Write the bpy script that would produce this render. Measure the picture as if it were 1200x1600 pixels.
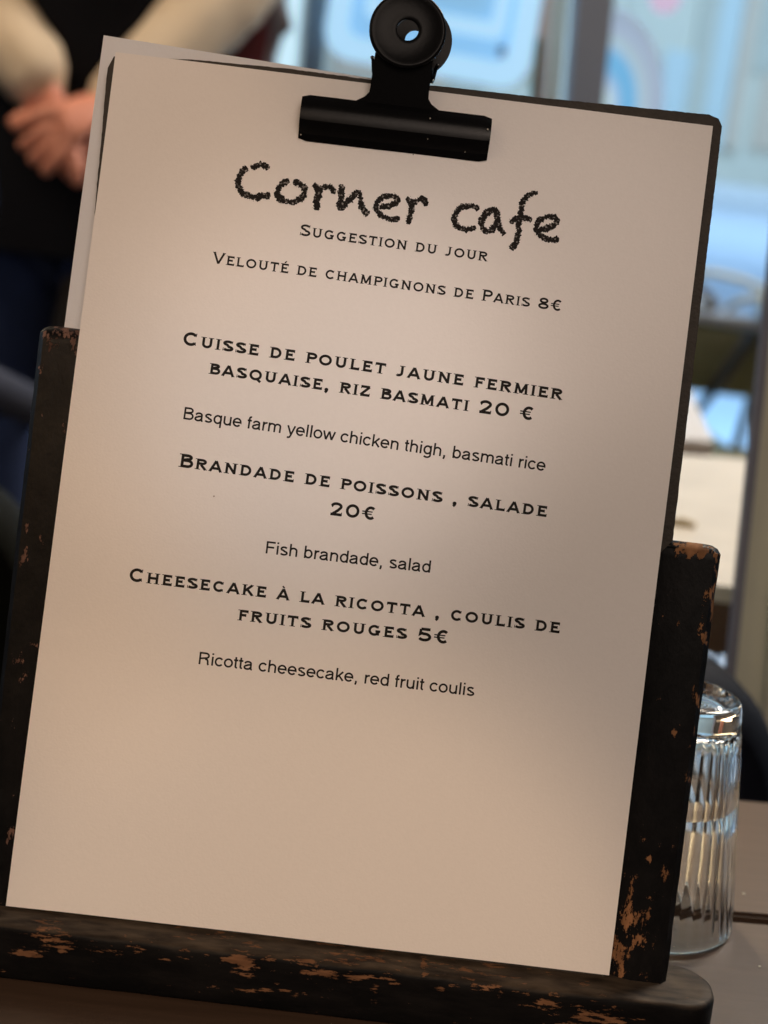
import bpy, bmesh, math, random
from mathutils import Vector, Matrix, noise
random.seed(7)
S = bpy.context.scene
COL = S.collection
for o in list(bpy.data.objects):
    bpy.data.objects.remove(o)

# ------------------------------------------------------------------ camera
LEAN = math.radians(15)
PZ = 0.0206 + 0.1495 * math.cos(LEAN)
P0 = Vector((0, 0, PZ))                                   # centre of the menu sheet
PM3 = Matrix(((1, 0, 0), (0, math.sin(LEAN), -math.cos(LEAN)), (0, math.cos(LEAN), math.sin(LEAN))))
RCV = Matrix(((0.99229354, 0.12229368, 0.01994481), (0.122504, -0.99242078, -0.00968371), (0.01860938, 0.0120524, -0.99975419)))
TCV = Vector((-0.00776644, 0.00060305, 0.5995319))
FPX = 2700.0
CAMPOS = PM3 @ (-(RCV.transposed() @ TCV)) + P0
CW = PM3 @ RCV.transposed()                               # camera (right, down, forward) -> world
PMAT = Matrix.Translation(P0) @ PM3.to_4x4()              # sheet frame -> world
cam = bpy.data.cameras.new('camera')
camo = bpy.data.objects.new('camera', cam); COL.objects.link(camo)
camo.matrix_world = Matrix.Translation(CAMPOS) @ (CW @ Matrix.Diagonal((1, -1, -1))).to_4x4()
cam.sensor_fit = 'VERTICAL'; cam.sensor_height = 24; cam.lens = FPX / 1600 * 24
cam.clip_start = 0.02; cam.clip_end = 200
cam.dof.use_dof = True; cam.dof.focus_distance = 0.602; cam.dof.aperture_fstop = 5.8
S.camera = camo

# ------------------------------------------------------------------ world, lamps, exposure
S.world = bpy.data.worlds.new('World'); S.world.use_nodes = True
bg = S.world.node_tree.nodes['Background']
bg.inputs[0].default_value = (1.0, 0.80, 0.66, 1); bg.inputs[1].default_value = 0.10
S.view_settings.view_transform = 'Standard'; S.view_settings.look = 'None'
S.view_settings.exposure = 0; S.view_settings.gamma = 1; S.view_settings.use_curve_mapping = False
S.cycles.use_denoising = True
S.cycles.max_bounces = 12; S.cycles.transmission_bounces = 12; S.cycles.transparent_max_bounces = 12
S.cycles.sample_clamp_indirect = 6; S.cycles.caustics_refractive = True; S.cycles.blur_glossy = 0.5

def aim(o, target):
    o.rotation_euler = (Vector(target) - o.location).to_track_quat('-Z', 'Y').to_euler()
def area(name, loc, target, size, watts, col):
    l = bpy.data.lights.new(name, 'AREA'); l.shape = 'DISK'; l.size = size; l.energy = watts; l.color = col
    o = bpy.data.objects.new(name, l); COL.objects.link(o); o.location = loc; aim(o, target); return o
def spot(name, loc, target, angle, blend, size, watts, col):
    l = bpy.data.lights.new(name, 'SPOT'); l.spot_size = math.radians(angle); l.spot_blend = blend
    l.shadow_soft_size = size; l.energy = watts; l.color = col
    o = bpy.data.objects.new(name, l); COL.objects.link(o); o.location = loc; aim(o, target); return o
area('warm_key_light', (-0.75, -0.75, 0.95), (-.05, 0, .15), 0.35, 0.9, (1.0, 0.72, 0.46))  # added warm lamp at upper left, for soft shadows and highlights
area('room_fill_light', (0.3, -1.7, 1.3), (0, 0, .15), 1.1, 11.8, (1.0, 0.81, 0.68))
def sheet_spot(name, loc, px, py, rpx, blend, watts, col):      # added spot on part of the sheet; gaps between spots imitate a shadow
    t = PMAT @ Vector(((px - 565) / 4480 * .9926 + (py - 803) / 4480 * .1225, -((py - 803) / 4480 * .9926 - (px - 565) / 4480 * .1225), 0))
    spot(name, loc, t, 2 * math.degrees(math.atan(rpx / 4480 / (Vector(loc) - t).length)), blend, .03, watts, col)
WARM = (1.0, .63, .36)
sheet_spot('sheet_spot_upper', (-.45, -1.5, 1.05), 150, 220, 430, .65, 21, WARM)
sheet_spot('sheet_spot_side', (-.60, -1.5, 0.95), 0, 860, 322, .22, 25, (1.0, .60, .29))
sheet_spot('sheet_spot_lower', (-.30, -1.5, 0.95), 470, 1570, 640, .45, 36, (1.0, .69, .44))
sheet_spot('sheet_spot_neutral', (.10, -1.6, 1.20), 500, 620, 410, 1.0, 52, (1.0, .84, .74))
sheet_spot('sheet_spot_pink', (.30, -1.6, 1.25), 870, 400, 400, 1.0, 22, (1.0, .80, .68))
area('back_room_light', (-1.4, 1.5, 1.7), (-0.5, 2.3, .1), 0.6, 17, (1.0, 0.80, 0.58))
area('table_glow_light', (0.55, 0.75, 0.9), (0.24, 0.08, 0), 0.12, 3.4, (1.0, 0.72, 0.40))
area('left_rim_light', (-1.5, 0.40, 0.50), (-.10, 0, .15), 0.5, 5.0, (0.70, 0.84, 1.0))  # added cool lamp for a bluish rim on the posts' left edges
area('hidden_glass_light', (0.03, 0.46, 0.13), (0.13, 0.03, 0.04), 0.11, 0.9, (1.0, 0.80, 0.50)).data.spread = math.radians(75)  # added lamp hidden behind the board, for golden streaks in the glass
area('daylight_street', (3.0, 13.0, 8.5), (3.0, 13.5, 0), 14.0, 620, (0.27, 0.56, 1.0)).data.spread = math.radians(95)
area('daylight_facade', (4.0, 11.0, 7.0), (4.0, 24.0, 1.0), 8.0, 860, (0.44, 0.70, 1.0)).data.spread = math.radians(110)
area('daylight_pavement', (1.4, 4.6, 4.2), (1.4, 4.6, 0), 1.6, 110, (0.30, 0.60, 1.0)).data.spread = math.radians(75)
area('daylight_terrace', (2.3, 2.9, 3.6), (0.8, 1.9, -.2), 1.6, 62, (1.0, 0.93, 0.86)).data.spread = math.radians(80)

# ------------------------------------------------------------------ pixel measuring helpers (photo pixels -> real points)
def ray(px, py):
    return (CW @ Vector(((px - 600) / FPX, (py - 800) / FPX, 1.0)))
def at(px, py, depth):
    return CAMPOS + ray(px, py) * depth
def on_plane(px, py, p, n):
    d = ray(px, py); n = Vector(n)
    return CAMPOS + d * ((Vector(p) - CAMPOS).dot(n) / d.dot(n))
def on_table(px, py, z=0.0):
    return on_plane(px, py, (0, 0, z), (0, 0, 1))
PINV = PMAT.inverted()
def PF(px, py, n=0.0):                                    # sheet-frame point on the plane n
    w = on_plane(px, py, PMAT @ Vector((0, 0, n)), PM3 @ Vector((0, 0, 1)))
    return PINV @ w
FLOOR = -0.75

# ------------------------------------------------------------------ object helpers
def tag(o, label=None, cat=None, group=None, kind=None):
    if label: o['label'] = label
    if cat: o['category'] = cat
    if group: o['group'] = group
    if kind: o['kind'] = kind
    return o
def empty(name, loc, rz=0, label=None, cat=None, group=None):
    o = bpy.data.objects.new(name, None); COL.objects.link(o); o.empty_display_size = .05
    o.location = loc; o.rotation_euler = (0, 0, rz); tag(o, label, cat, group); return o
def link(name, me, m, parent=None, world=None, smooth=False):
    o = bpy.data.objects.new(name, me); COL.objects.link(o)
    if m is not None: me.materials.append(m)
    if smooth:
        for p in me.polygons: p.use_smooth = True
    if parent is not None: o.parent = parent
    if world is not None:
        o.matrix_basis = (root_matrix(parent).inverted() @ world) if parent is not None else world
    return o
def root_matrix(o):
    m = Matrix.LocRotScale(o.location, o.rotation_euler, o.scale)
    return root_matrix(o.parent) @ m if o.parent is not None else m
def bmobj(name, bm, m, parent=None, world=None, smooth=False, angle=None):
    bmesh.ops.recalc_face_normals(bm, faces=bm.faces)
    me = bpy.data.meshes.new(name); bm.to_mesh(me); bm.free()
    o = link(name, me, m, parent, world, smooth or angle is not None)
    if angle is not None:
        me.set_sharp_from_angle(angle=math.radians(angle))
    return o
def add_box(bm, lo, hi, mat=None, bev=0.0, seg=2):
    r = bmesh.ops.create_cube(bm, size=1)
    lo, hi = Vector(lo), Vector(hi)
    for v in r['verts']:
        v.co = Vector([(lo[i] + hi[i]) / 2 + v.co[i] * (hi[i] - lo[i]) for i in range(3)])
    vs = r['verts']
    if bev > 0:
        es = list({e for v in vs for e in v.link_edges})
        q = bmesh.ops.bevel(bm, geom=es, offset=bev, segments=seg, affect='EDGES', profile=.5)
        vs = list({v for f in q['faces'] for v in f.verts} | {v for v in vs if v.is_valid})
    if mat is not None:
        for v in vs: v.co = mat @ v.co
    return vs
def box(name, lo, hi, m, parent=None, world=None, bev=0.0, seg=2):
    bm = bmesh.new(); add_box(bm, lo, hi, None, bev, seg)
    return bmobj(name, bm, m, parent, world, angle=40 if bev else None)
def add_tube(bm, pts, rad, seg=10, closed=False, cap=True):
    pts = [Vector(p) for p in pts]; n = len(pts)
    rr = rad if isinstance(rad, (list, tuple)) else [rad] * n
    rings = []; ref = None
    for i, p in enumerate(pts):
        a = pts[(i - 1) % n] if (closed or i > 0) else p
        b = pts[(i + 1) % n] if (closed or i < n - 1) else p
        t = (b - a).normalized()
        if ref is None:
            ref = t.orthogonal().normalized()
        ref = (ref - t * ref.dot(t)).normalized(); u = t.cross(ref)
        rings.append([bm.verts.new(p + (ref * math.cos(2 * math.pi * k / seg) + u * math.sin(2 * math.pi * k / seg)) * rr[i]) for k in range(seg)])
    for i in range(n if closed else n - 1):
        A, B = rings[i], rings[(i + 1) % n]
        for k in range(seg):
            bm.faces.new((A[k], A[(k + 1) % seg], B[(k + 1) % seg], B[k]))
    if cap and not closed:
        bm.faces.new(rings[0][::-1]); bm.faces.new(rings[-1])
def add_prism(bm, outline, z0, z1, f=None):              # outline in x,y ; extruded along z
    f = f or (lambda v: v)
    A = [bm.verts.new(f(Vector((x, y, z0)))) for x, y in outline]
    B = [bm.verts.new(f(Vector((x, y, z1)))) for x, y in outline]
    n = len(A)
    bm.faces.new(A[::-1]); bm.faces.new(B)
    for i in range(n):
        bm.faces.new((A[i], A[(i + 1) % n], B[(i + 1) % n], B[i]))
def skin_mesh(name, verts, edges, radii, m, parent, levels=2, root=0):
    me = bpy.data.meshes.new(name); me.from_pydata([tuple(v) for v in verts], edges, [])
    o = bpy.data.objects.new(name, me); COL.objects.link(o); o.parent = parent
    sk = o.modifiers.new('skin', 'SKIN'); sk.use_smooth_shade = True
    lay = me.skin_vertices[0].data if len(me.skin_vertices) else None
    if lay is None:
        bm = bmesh.new(); bm.from_mesh(me); bm.verts.layers.skin.verify(); bm.to_mesh(me); bm.free(); lay = me.skin_vertices[0].data
    for i, r in enumerate(radii):
        lay[i].radius = (r, r) if not isinstance(r, tuple) else r
        lay[i].use_root = (i == root)
    sub = o.modifiers.new('sub', 'SUBSURF'); sub.levels = sub.render_levels = levels
    me.materials.append(m)
    dg = bpy.context.evaluated_depsgraph_get(); dg.update()
    ne = bpy.data.meshes.new_from_object(o.evaluated_get(dg))
    o.modifiers.clear(); o.data = ne; ne.name = name
    if not ne.materials: ne.materials.append(m)
    for p in ne.polygons: p.use_smooth = True
    return o

# ------------------------------------------------------------------ materials
def N(nt, t, **kw):
    n = nt.nodes.new(t)
    for k, v in kw.items(): setattr(n, k, v)
    return n
def mat(name, col, rough=.5, metal=0, var=0.0, vscale=8, bump=0.0, bscale=60, spec=.5, sheen=0.0):
    m = bpy.data.materials.new(name); m.use_nodes = True
    nt = m.node_tree; b = nt.nodes['Principled BSDF']
    b.inputs['Base Color'].default_value = (*col, 1); b.inputs['Roughness'].default_value = rough
    b.inputs['Metallic'].default_value = metal; b.inputs['Specular IOR Level'].default_value = spec
    if sheen: b.inputs['Sheen Weight'].default_value = sheen
    tc = N(nt, 'ShaderNodeTexCoord')
    if var > 0:
        nz = N(nt, 'ShaderNodeTexNoise'); nz.inputs['Scale'].default_value = vscale; nz.inputs['Detail'].default_value = 6
        nt.links.new(tc.outputs['Object'], nz.inputs['Vector'])
        mx = N(nt, 'ShaderNodeMix', data_type='RGBA')
        mx.inputs[6].default_value = (*[c * (1 - var) for c in col], 1); mx.inputs[7].default_value = (*[min(1, c * (1 + var)) for c in col], 1)
        nt.links.new(nz.outputs['Fac'], mx.inputs[0]); nt.links.new(mx.outputs[2], b.inputs['Base Color'])
    if bump > 0:
        nz2 = N(nt, 'ShaderNodeTexNoise'); nz2.inputs['Scale'].default_value = bscale; nz2.inputs['Detail'].default_value = 4
        nt.links.new(tc.outputs['Object'], nz2.inputs['Vector'])
        bp = N(nt, 'ShaderNodeBump'); bp.inputs['Strength'].default_value = bump; bp.inputs['Distance'].default_value = .001
        nt.links.new(nz2.outputs['Fac'], bp.inputs['Height']); nt.links.new(bp.outputs['Normal'], b.inputs['Normal'])
    return m
def paper_mat(name, col, translucent):
    m = mat(name, col, .62, spec=.25, var=.025, vscale=700, bump=.11, bscale=1200)
    nt = m.node_tree; b = nt.nodes['Principled BSDF']; out = nt.nodes['Material Output']
    t = N(nt, 'ShaderNodeBsdfTranslucent'); t.inputs[0].default_value = (*col, 1)
    mx = N(nt, 'ShaderNodeMixShader'); mx.inputs[0].default_value = translucent
    nt.links.new(b.outputs[0], mx.inputs[1]); nt.links.new(t.outputs[0], mx.inputs[2]); nt.links.new(mx.outputs[0], out.inputs[0])
    return m
def glass_mat(name, ior=1.5, col=(1, 1, 1), rough=0.0):
    m = bpy.data.materials.new(name); m.use_nodes = True; b = m.node_tree.nodes['Principled BSDF']
    b.inputs['Base Color'].default_value = (*col, 1); b.inputs['Transmission Weight'].default_value = 1
    b.inputs['IOR'].default_value = ior; b.inputs['Roughness'].default_value = rough
    return m
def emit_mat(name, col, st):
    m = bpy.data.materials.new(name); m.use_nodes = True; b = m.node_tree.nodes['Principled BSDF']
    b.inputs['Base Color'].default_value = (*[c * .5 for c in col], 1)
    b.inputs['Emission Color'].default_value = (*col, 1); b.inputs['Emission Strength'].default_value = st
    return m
def worn_paint(name, patches, scale=(1, 1, 1), plane='xy', thr=.80, amount=.16, top_dust=False, wood=(.23, .115, .06), fine=230):
    """black paint chipped through to wood; patches = (a, b, ra, rb, weight) in the part's own coordinates"""
    m = bpy.data.materials.new(name); m.use_nodes = True; nt = m.node_tree; L = nt.links.new
    b = nt.nodes['Principled BSDF']
    tc = N(nt, 'ShaderNodeTexCoord')
    sep = N(nt, 'ShaderNodeSeparateXYZ'); L(tc.outputs['Object'], sep.inputs[0])
    cmb = N(nt, 'ShaderNodeCombineXYZ')
    L(sep.outputs['X'], cmb.inputs[0]); L(sep.outputs['Y' if plane == 'xy' else 'Z'], cmb.inputs[1])
    # ragged distortion of the position
    dn = N(nt, 'ShaderNodeTexNoise'); dn.inputs['Scale'].default_value = 260; dn.inputs['Detail'].default_value = 3
    L(tc.outputs['Object'], dn.inputs['Vector'])
    ds = N(nt, 'ShaderNodeVectorMath', operation='SUBTRACT'); L(dn.outputs['Color'], ds.inputs[0]); ds.inputs[1].default_value = (.5, .5, .5)
    dm = N(nt, 'ShaderNodeVectorMath', operation='SCALE'); L(ds.outputs[0], dm.inputs[0]); dm.inputs['Scale'].default_value = .0035
    da = N(nt, 'ShaderNodeVectorMath', operation='ADD'); L(cmb.outputs[0], da.inputs[0]); L(dm.outputs[0], da.inputs[1])
    flat = N(nt, 'ShaderNodeVectorMath', operation='MULTIPLY'); L(da.outputs[0], flat.inputs[0]); flat.inputs[1].default_value = (1, 1, 0)
    total = None
    for (a, c, ra, rb, w) in patches:
        s1 = N(nt, 'ShaderNodeVectorMath', operation='SUBTRACT'); L(flat.outputs[0], s1.inputs[0]); s1.inputs[1].default_value = (a, c, 0)
        s2 = N(nt, 'ShaderNodeVectorMath', operation='MULTIPLY'); L(s1.outputs[0], s2.inputs[0]); s2.inputs[1].default_value = (.8 / ra, .8 / rb, 0)
        s3 = N(nt, 'ShaderNodeVectorMath', operation='LENGTH'); L(s2.outputs[0], s3.inputs[0])
        s4 = N(nt, 'ShaderNodeMapRange'); s4.inputs['From Min'].default_value = 0.1; s4.inputs['From Max'].default_value = 1.45
        s4.inputs['To Min'].default_value = w; s4.inputs['To Max'].default_value = 0; L(s3.outputs['Value'], s4.inputs['Value'])
        if total is None: total = s4.outputs[0]
        else:
            ad = N(nt, 'ShaderNodeMath', operation='MAXIMUM'); L(total, ad.inputs[0]); L(s4.outputs[0], ad.inputs[1]); total = ad.outputs[0]
    mp = N(nt, 'ShaderNodeMapping'); L(tc.outputs['Object'], mp.inputs[0]); mp.inputs['Scale'].default_value = scale
    nz = N(nt, 'ShaderNodeTexNoise'); nz.inputs['Scale'].default_value = fine; nz.inputs['Detail'].default_value = 7; nz.inputs['Roughness'].default_value = .72
    L(mp.outputs[0], nz.inputs['Vector'])
    sm = N(nt, 'ShaderNodeMath', operation='MULTIPLY_ADD'); L(nz.outputs['Fac'], sm.inputs[0]); sm.inputs[1].default_value = 1.7
    if total is not None: L(total, sm.inputs[2])
    else: sm.inputs[2].default_value = 0
    mask = N(nt, 'ShaderNodeMapRange', interpolation_type='SMOOTHSTEP'); L(sm.outputs[0], mask.inputs['Value'])
    mask.inputs['From Min'].default_value = thr; mask.inputs['From Max'].default_value = thr + .03
    # wood
    wn = N(nt, 'ShaderNodeTexNoise'); wn.inputs['Scale'].default_value = fine * .9; wn.inputs['Detail'].default_value = 5; L(mp.outputs[0], wn.inputs['Vector'])
    wr = N(nt, 'ShaderNodeValToRGB'); L(wn.outputs['Fac'], wr.inputs[0])
    wr.color_ramp.elements[0].position = .3; wr.color_ramp.elements[0].color = (wood[0] * .38, wood[1] * .36, wood[2] * .36, 1)
    wr.color_ramp.elements[1].position = .68; wr.color_ramp.elements[1].color = (*wood, 1)
    # paint with scuffs
    pn = N(nt, 'ShaderNodeTexNoise'); pn.inputs['Scale'].default_value = 120; pn.inputs['Detail'].default_value = 8; pn.inputs['Roughness'].default_value = .7
    L(mp.outputs[0], pn.inputs['Vector'])
    pr = N(nt, 'ShaderNodeValToRGB'); L(pn.outputs['Fac'], pr.inputs[0])
    pr.color_ramp.elements[0].position = .42; pr.color_ramp.elements[0].color = (.0026, .0026, .003, 1)
    pr.color_ramp.elements[1].position = .82; pr.color_ramp.elements[1].color = (.010, .009, .009, 1)
    paint = pr.outputs[0]
    if top_dust:                                          # worn greyish timber on the upward faces
        geo = N(nt, 'ShaderNodeNewGeometry'); sn = N(nt, 'ShaderNodeSeparateXYZ'); L(geo.outputs['Normal'], sn.inputs[0])
        am = N(nt, 'ShaderNodeMath', operation='MULTIPLY_ADD'); L(pn.outputs['Fac'], am.inputs[0]); am.inputs[1].default_value = 1.0; L(sn.outputs['Z'], am.inputs[2])
        mr = N(nt, 'ShaderNodeMapRange'); L(am.outputs[0], mr.inputs['Value']); mr.inputs['From Min'].default_value = .85; mr.inputs['From Max'].default_value = 1.5
        dx = N(nt, 'ShaderNodeMix', data_type='RGBA'); L(mr.outputs[0], dx.inputs[0]); L(paint, dx.inputs[6])
        tr = N(nt, 'ShaderNodeValToRGB'); L(wn.outputs['Fac'], tr.inputs[0])
        tr.color_ramp.elements[0].position = .3; tr.color_ramp.elements[0].color = (.016, .012, .009, 1)
        tr.color_ramp.elements[1].position = .72; tr.color_ramp.elements[1].color = (.080, .060, .042, 1)
        L(tr.outputs[0], dx.inputs[7]); paint = dx.outputs[2]
    mx = N(nt, 'ShaderNodeMix', data_type='RGBA'); L(mask.outputs[0], mx.inputs[0]); L(paint, mx.inputs[6]); L(wr.outputs[0], mx.inputs[7])
    L(mx.outputs[2], b.inputs['Base Color'])
    rg = N(nt, 'ShaderNodeMapRange'); L(mask.outputs[0], rg.inputs['Value']); rg.inputs['To Min'].default_value = .36; rg.inputs['To Max'].default_value = .75
    if top_dust: rg.inputs['To Min'].default_value = .55
    L(rg.outputs[0], b.inputs['Roughness']); b.inputs['Specular IOR Level'].default_value = .10
    inv = N(nt, 'ShaderNodeMath', operation='MULTIPLY_ADD'); L(mask.outputs[0], inv.inputs[0]); inv.inputs[1].default_value = -1; L(pn.outputs['Fac'], inv.inputs[2])
    bp = N(nt, 'ShaderNodeBump'); bp.inputs['Strength'].default_value = .55; bp.inputs['Distance'].default_value = .0005
    L(inv.outputs[0], bp.inputs['Height']); L(bp.outputs['Normal'], b.inputs['Normal'])
    return m

M = {}
M['sheet'] = paper_mat('white_paper', (.86, .825, .80), .06)
M['back_sheet'] = paper_mat('white_paper_behind', (.80, .80, .82), .22)
M['ink'] = mat('black_ink', (.012, .010, .009), .75, spec=.2)
M['board'] = mat('dark_fibreboard', (.030, .023, .017), .7, var=.5, vscale=300, bump=.6, bscale=700)
M['clip'] = mat('black_enamel_steel', (.0035, .0035, .004), .27, spec=.09, bump=.03, bscale=700, var=.3, vscale=60)
M['steel'] = mat('bare_steel', (.20, .18, .15), .5, metal=1)
M['glass'] = glass_mat('clear_glass', 1.5, (1.0, .975, .92))
M['floor'] = mat('floor_tiles', (.05, .04, .035), .5, var=.3)
M['wall'] = mat('dark_wall', (.035, .028, .024), .7, var=.2)
M['street'] = mat('street_paving', (.50, .52, .53), .85, var=.10, vscale=3)
M['facade'] = mat('facade_render', (.64, .61, .50), .85, var=.08, vscale=.7)
M['facade_b'] = mat('facade_panel', (.52, .50, .41), .8, var=.1)
M['facade_c'] = mat('facade_pale_blue', (.55, .62, .60), .8, var=.05)
M['facade_d'] = mat('facade_beige', (.62, .50, .38), .8, var=.05)
M['dark_glass'] = mat('shop_glass', (.08, .12, .14), .15)
M['frame'] = mat('grey_metal_frame', (.34, .40, .52), .4, var=.1)
M['jamb'] = mat('olive_jamb', (.50, .49, .37), .6, var=.18, vscale=14)
M['jamb_edge'] = mat('dark_gasket', (.13, .135, .165), .6)
M['navy'] = mat('navy_fabric', (.017, .027, .068), .9, var=.3, vscale=20, spec=.2)
M['black_cloth'] = mat('black_cloth', (.004, .004, .006), .9, var=.3, vscale=30, spec=.15)
M['cream'] = mat('cream_linen', (.66, .52, .36), .85, var=.12, vscale=25)
M['skin'] = mat('skin', (.66, .25, .15), .5, var=.10, vscale=40)
M['hair'] = mat('dark_hair', (.02, .014, .01), .5)
M['chair_dark'] = mat('dark_leather', (.0055, .007, .013), .7, var=.25, vscale=20, spec=.12)
M['marble'] = mat('cream_stone', (.62, .56, .47), .35, var=.20, vscale=22)
M['white_top'] = mat('white_tabletop', (.62, .58, .55), .35, var=.05)
M['brown_wood'] = mat('brown_wood', (.10, .045, .020), .45, var=.3, vscale=20)
M['olive'] = mat('olive_weave', (.13, .12, .055), .7, var=.35, vscale=30)
M['dark_metal'] = mat('dark_metal', (.015, .017, .016), .4)
M['grey_metal'] = mat('grey_metal', (.14, .14, .135), .4)
M['cushion'] = mat('white_cushion', (.72, .72, .62), .8)
M['burgundy'] = mat('burgundy_wool', (.19, .035, .037), .85, var=.2, vscale=15)
M['grey_cloth'] = mat('grey_cloth', (.34, .31, .33), .85, var=.2, vscale=15)

# table wood: fine horizontal grain
def table_mat():
    m = bpy.data.materials.new('dark_table_wood'); m.use_nodes = True; nt = m.node_tree; L = nt.links.new; b = nt.nodes['Principled BSDF']
    tc = N(nt, 'ShaderNodeTexCoord'); mp = N(nt, 'ShaderNodeMapping'); mp.inputs['Scale'].default_value = (6, 90, 1); L(tc.outputs['Object'], mp.inputs[0])
    nz = N(nt, 'ShaderNodeTexNoise'); nz.inputs['Scale'].default_value = 3; nz.inputs['Detail'].default_value = 7; L(mp.outputs[0], nz.inputs['Vector'])
    r = N(nt, 'ShaderNodeValToRGB'); L(nz.outputs['Fac'], r.inputs[0])
    r.color_ramp.elements[0].position = .3; r.color_ramp.elements[0].color = (.046, .028, .018, 1)
    r.color_ramp.elements[1].position = .75; r.color_ramp.elements[1].color = (.062, .038, .025, 1)
    L(r.outputs[0], b.inputs['Base Color']); b.inputs['Roughness'].default_value = .42; b.inputs['Specular IOR Level'].default_value = .35
    bp = N(nt, 'ShaderNodeBump'); bp.inputs['Strength'].default_value = .15; bp.inputs['Distance'].default_value = .0006
    L(nz.outputs['Fac'], bp.inputs['Height']); L(bp.outputs['Normal'], b.inputs['Normal'])
    return m
M['table'] = table_mat()

# ================================================================== SETTING
box('floor', (-4, -2.5, FLOOR - .05), (4.5, 2.45, FLOOR), M['floor'])['kind'] = 'structure'
box('street', (-30, 2.45, FLOOR - .20), (40, 40, FLOOR - .02), M['street'])['kind'] = 'structure'
sky_m = bpy.data.materials.new('bright_sky'); sky_m.use_nodes = True
_nt = sky_m.node_tree; _b = _nt.nodes['Principled BSDF']; _b.inputs['Base Color'].default_value = (0, 0, 0, 1)
_b.inputs['Emission Color'].default_value = (.42, .74, 1, 1); _b.inputs['Emission Strength'].default_value = .95
bm = bmesh.new()
for i in range(25):
    a0 = math.radians(20 + i * 5.6); a1 = math.radians(20 + (i + 1) * 5.6)
    p = [Vector((60 * math.cos(a), 60 * math.sin(a), z)) for a in (a0, a1) for z in (-4, 40)]
    v = [bm.verts.new(q) for q in p]; bm.faces.new((v[0], v[2], v[3], v[1]))
o = bmobj('sky', bm, sky_m); o['kind'] = 'structure'

# far building across the street
FY = 24.0
b_root = empty('shop_building', (6, FY, FLOOR), label='pale blue-green shop front across the bright street, behind the window', cat='building')
def bpart(name, x0, x1, z0, z1, dy, m):
    return box(name, (x0 - 6, -dy, z0), (x1 - 6, .4 if name != 'wall' else 3, z1), m, b_root, b_root.matrix_basis.copy() if False else Matrix.Translation(b_root.location))
bpart('wall', -20, 30, 0, 12, 0, M['facade'])
fx = lambda px, py: on_plane(px, py, (0, FY, 0), (0, 1, 0))
for (x0, x1, y0, y1, mm, nm, dy) in ((1082, 1112, -60, 235, 'facade_b', 'pilaster', .12), (1150, 1172, -60, 235, 'facade_d', 'pilaster', .15), (1028, 1084, 78, 225, 'facade_c', 'window', .08),
        (1112, 1150, -60, 235, 'facade_c', 'panel', .05), (1176, 1290, -60, 120, 'facade_b', 'panel', .05), (1180, 1290, 120, 240, 'facade_d', 'panel', .07),
        (440, 520, -80, 60, 'facade_b', 'panel', .06), (700, 760, 60, 200, 'facade_b', 'window', .06), (520, 700, 70, 130, 'facade_d', 'panel', .07), (780, 850, -60, 120, 'facade_d', 'pilaster', .09)):
    a = fx((x0 + x1) / 2 - (x1 - x0) / 2, (y0 + y1) / 2); c = fx((x0 + x1) / 2 + (x1 - x0) / 2, (y0 + y1) / 2)
    t = fx((x0 + x1) / 2, y0); d = fx((x0 + x1) / 2, y1)
    bpart(nm, a.x, c.x, max(0.02, d.z - FLOOR), t.z - FLOOR, dy, M[mm])
box('kerb', (-20, FY - 2.0, FLOOR - .02), (34, FY - 1.4, FLOOR + .16), mat('kerb_stone', (.62, .62, .6), .8))['kind'] = 'structure'

# ------------------------------------------------------------------ window wall (real glass with a metal frame)
WD = 3.0
pA = at(445, 60, WD); wn = Vector((0, 1, 0))
WY = pA.y
wf = lambda px, py: on_plane(px, py, (0, WY, 0), (0, 1, 0))
xl = wf(432, 60).x
wall = box('wall', (-3.4, WY - .05, FLOOR), (xl - .06, WY + .12, 2.1), M['wall']); wall['kind'] = 'structure'
win = empty('window', (xl, WY, FLOOR), label='tall glass window with a grey metal mullion behind the clipboard', cat='window')
xr = 2.6
WM = Matrix.Identity(4)
box('frame', (xl - .06, WY - .05, FLOOR), (xl, WY + .04, 2.1), M['frame'], win, WM)
xm0, xm1 = wf(888, 75).x, wf(946, 75).x
def mullion(pa, pb, name):
    bm = bmesh.new()
    A0, A1, B0, B1 = [wf(*p) for p in (pa[0], pa[1], pb[0], pb[1])]
    # carry the two edges up and down to the frame's head and sill
    def ext(p, q, z): t = (z - p.z) / (q.z - p.z); return p + (q - p) * t
    vs = []
    for y in (-.06, .05):
        for (p, q) in ((A0, A1), (B0, B1)):
            for z in (FLOOR, 2.1):
                w = ext(p, q, z); vs.append(bm.verts.new((w.x, WY + y, w.z)))
    for f in ((0, 1, 3, 2), (4, 6, 7, 5), (0, 4, 5, 1), (2, 3, 7, 6), (0, 2, 6, 4), (1, 5, 7, 3)):
        bm.faces.new([vs[i] for i in f])
    return bmobj(name, bm, M['frame'], win, WM)
mullion(((897, 0), (885, 152)), ((954, 0), (938, 155)), 'mullion')
box('pane', (xl, WY - .004, FLOOR + .08), (xm0 - .03, WY + .004, 2.05), glass_mat('window_glass', 1.02), win, WM)
box('pane', (xm1 + .03, WY - .004, FLOOR + .08), (xr, WY + .004, 2.05), bpy.data.materials['window_glass'], win, WM)

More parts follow.
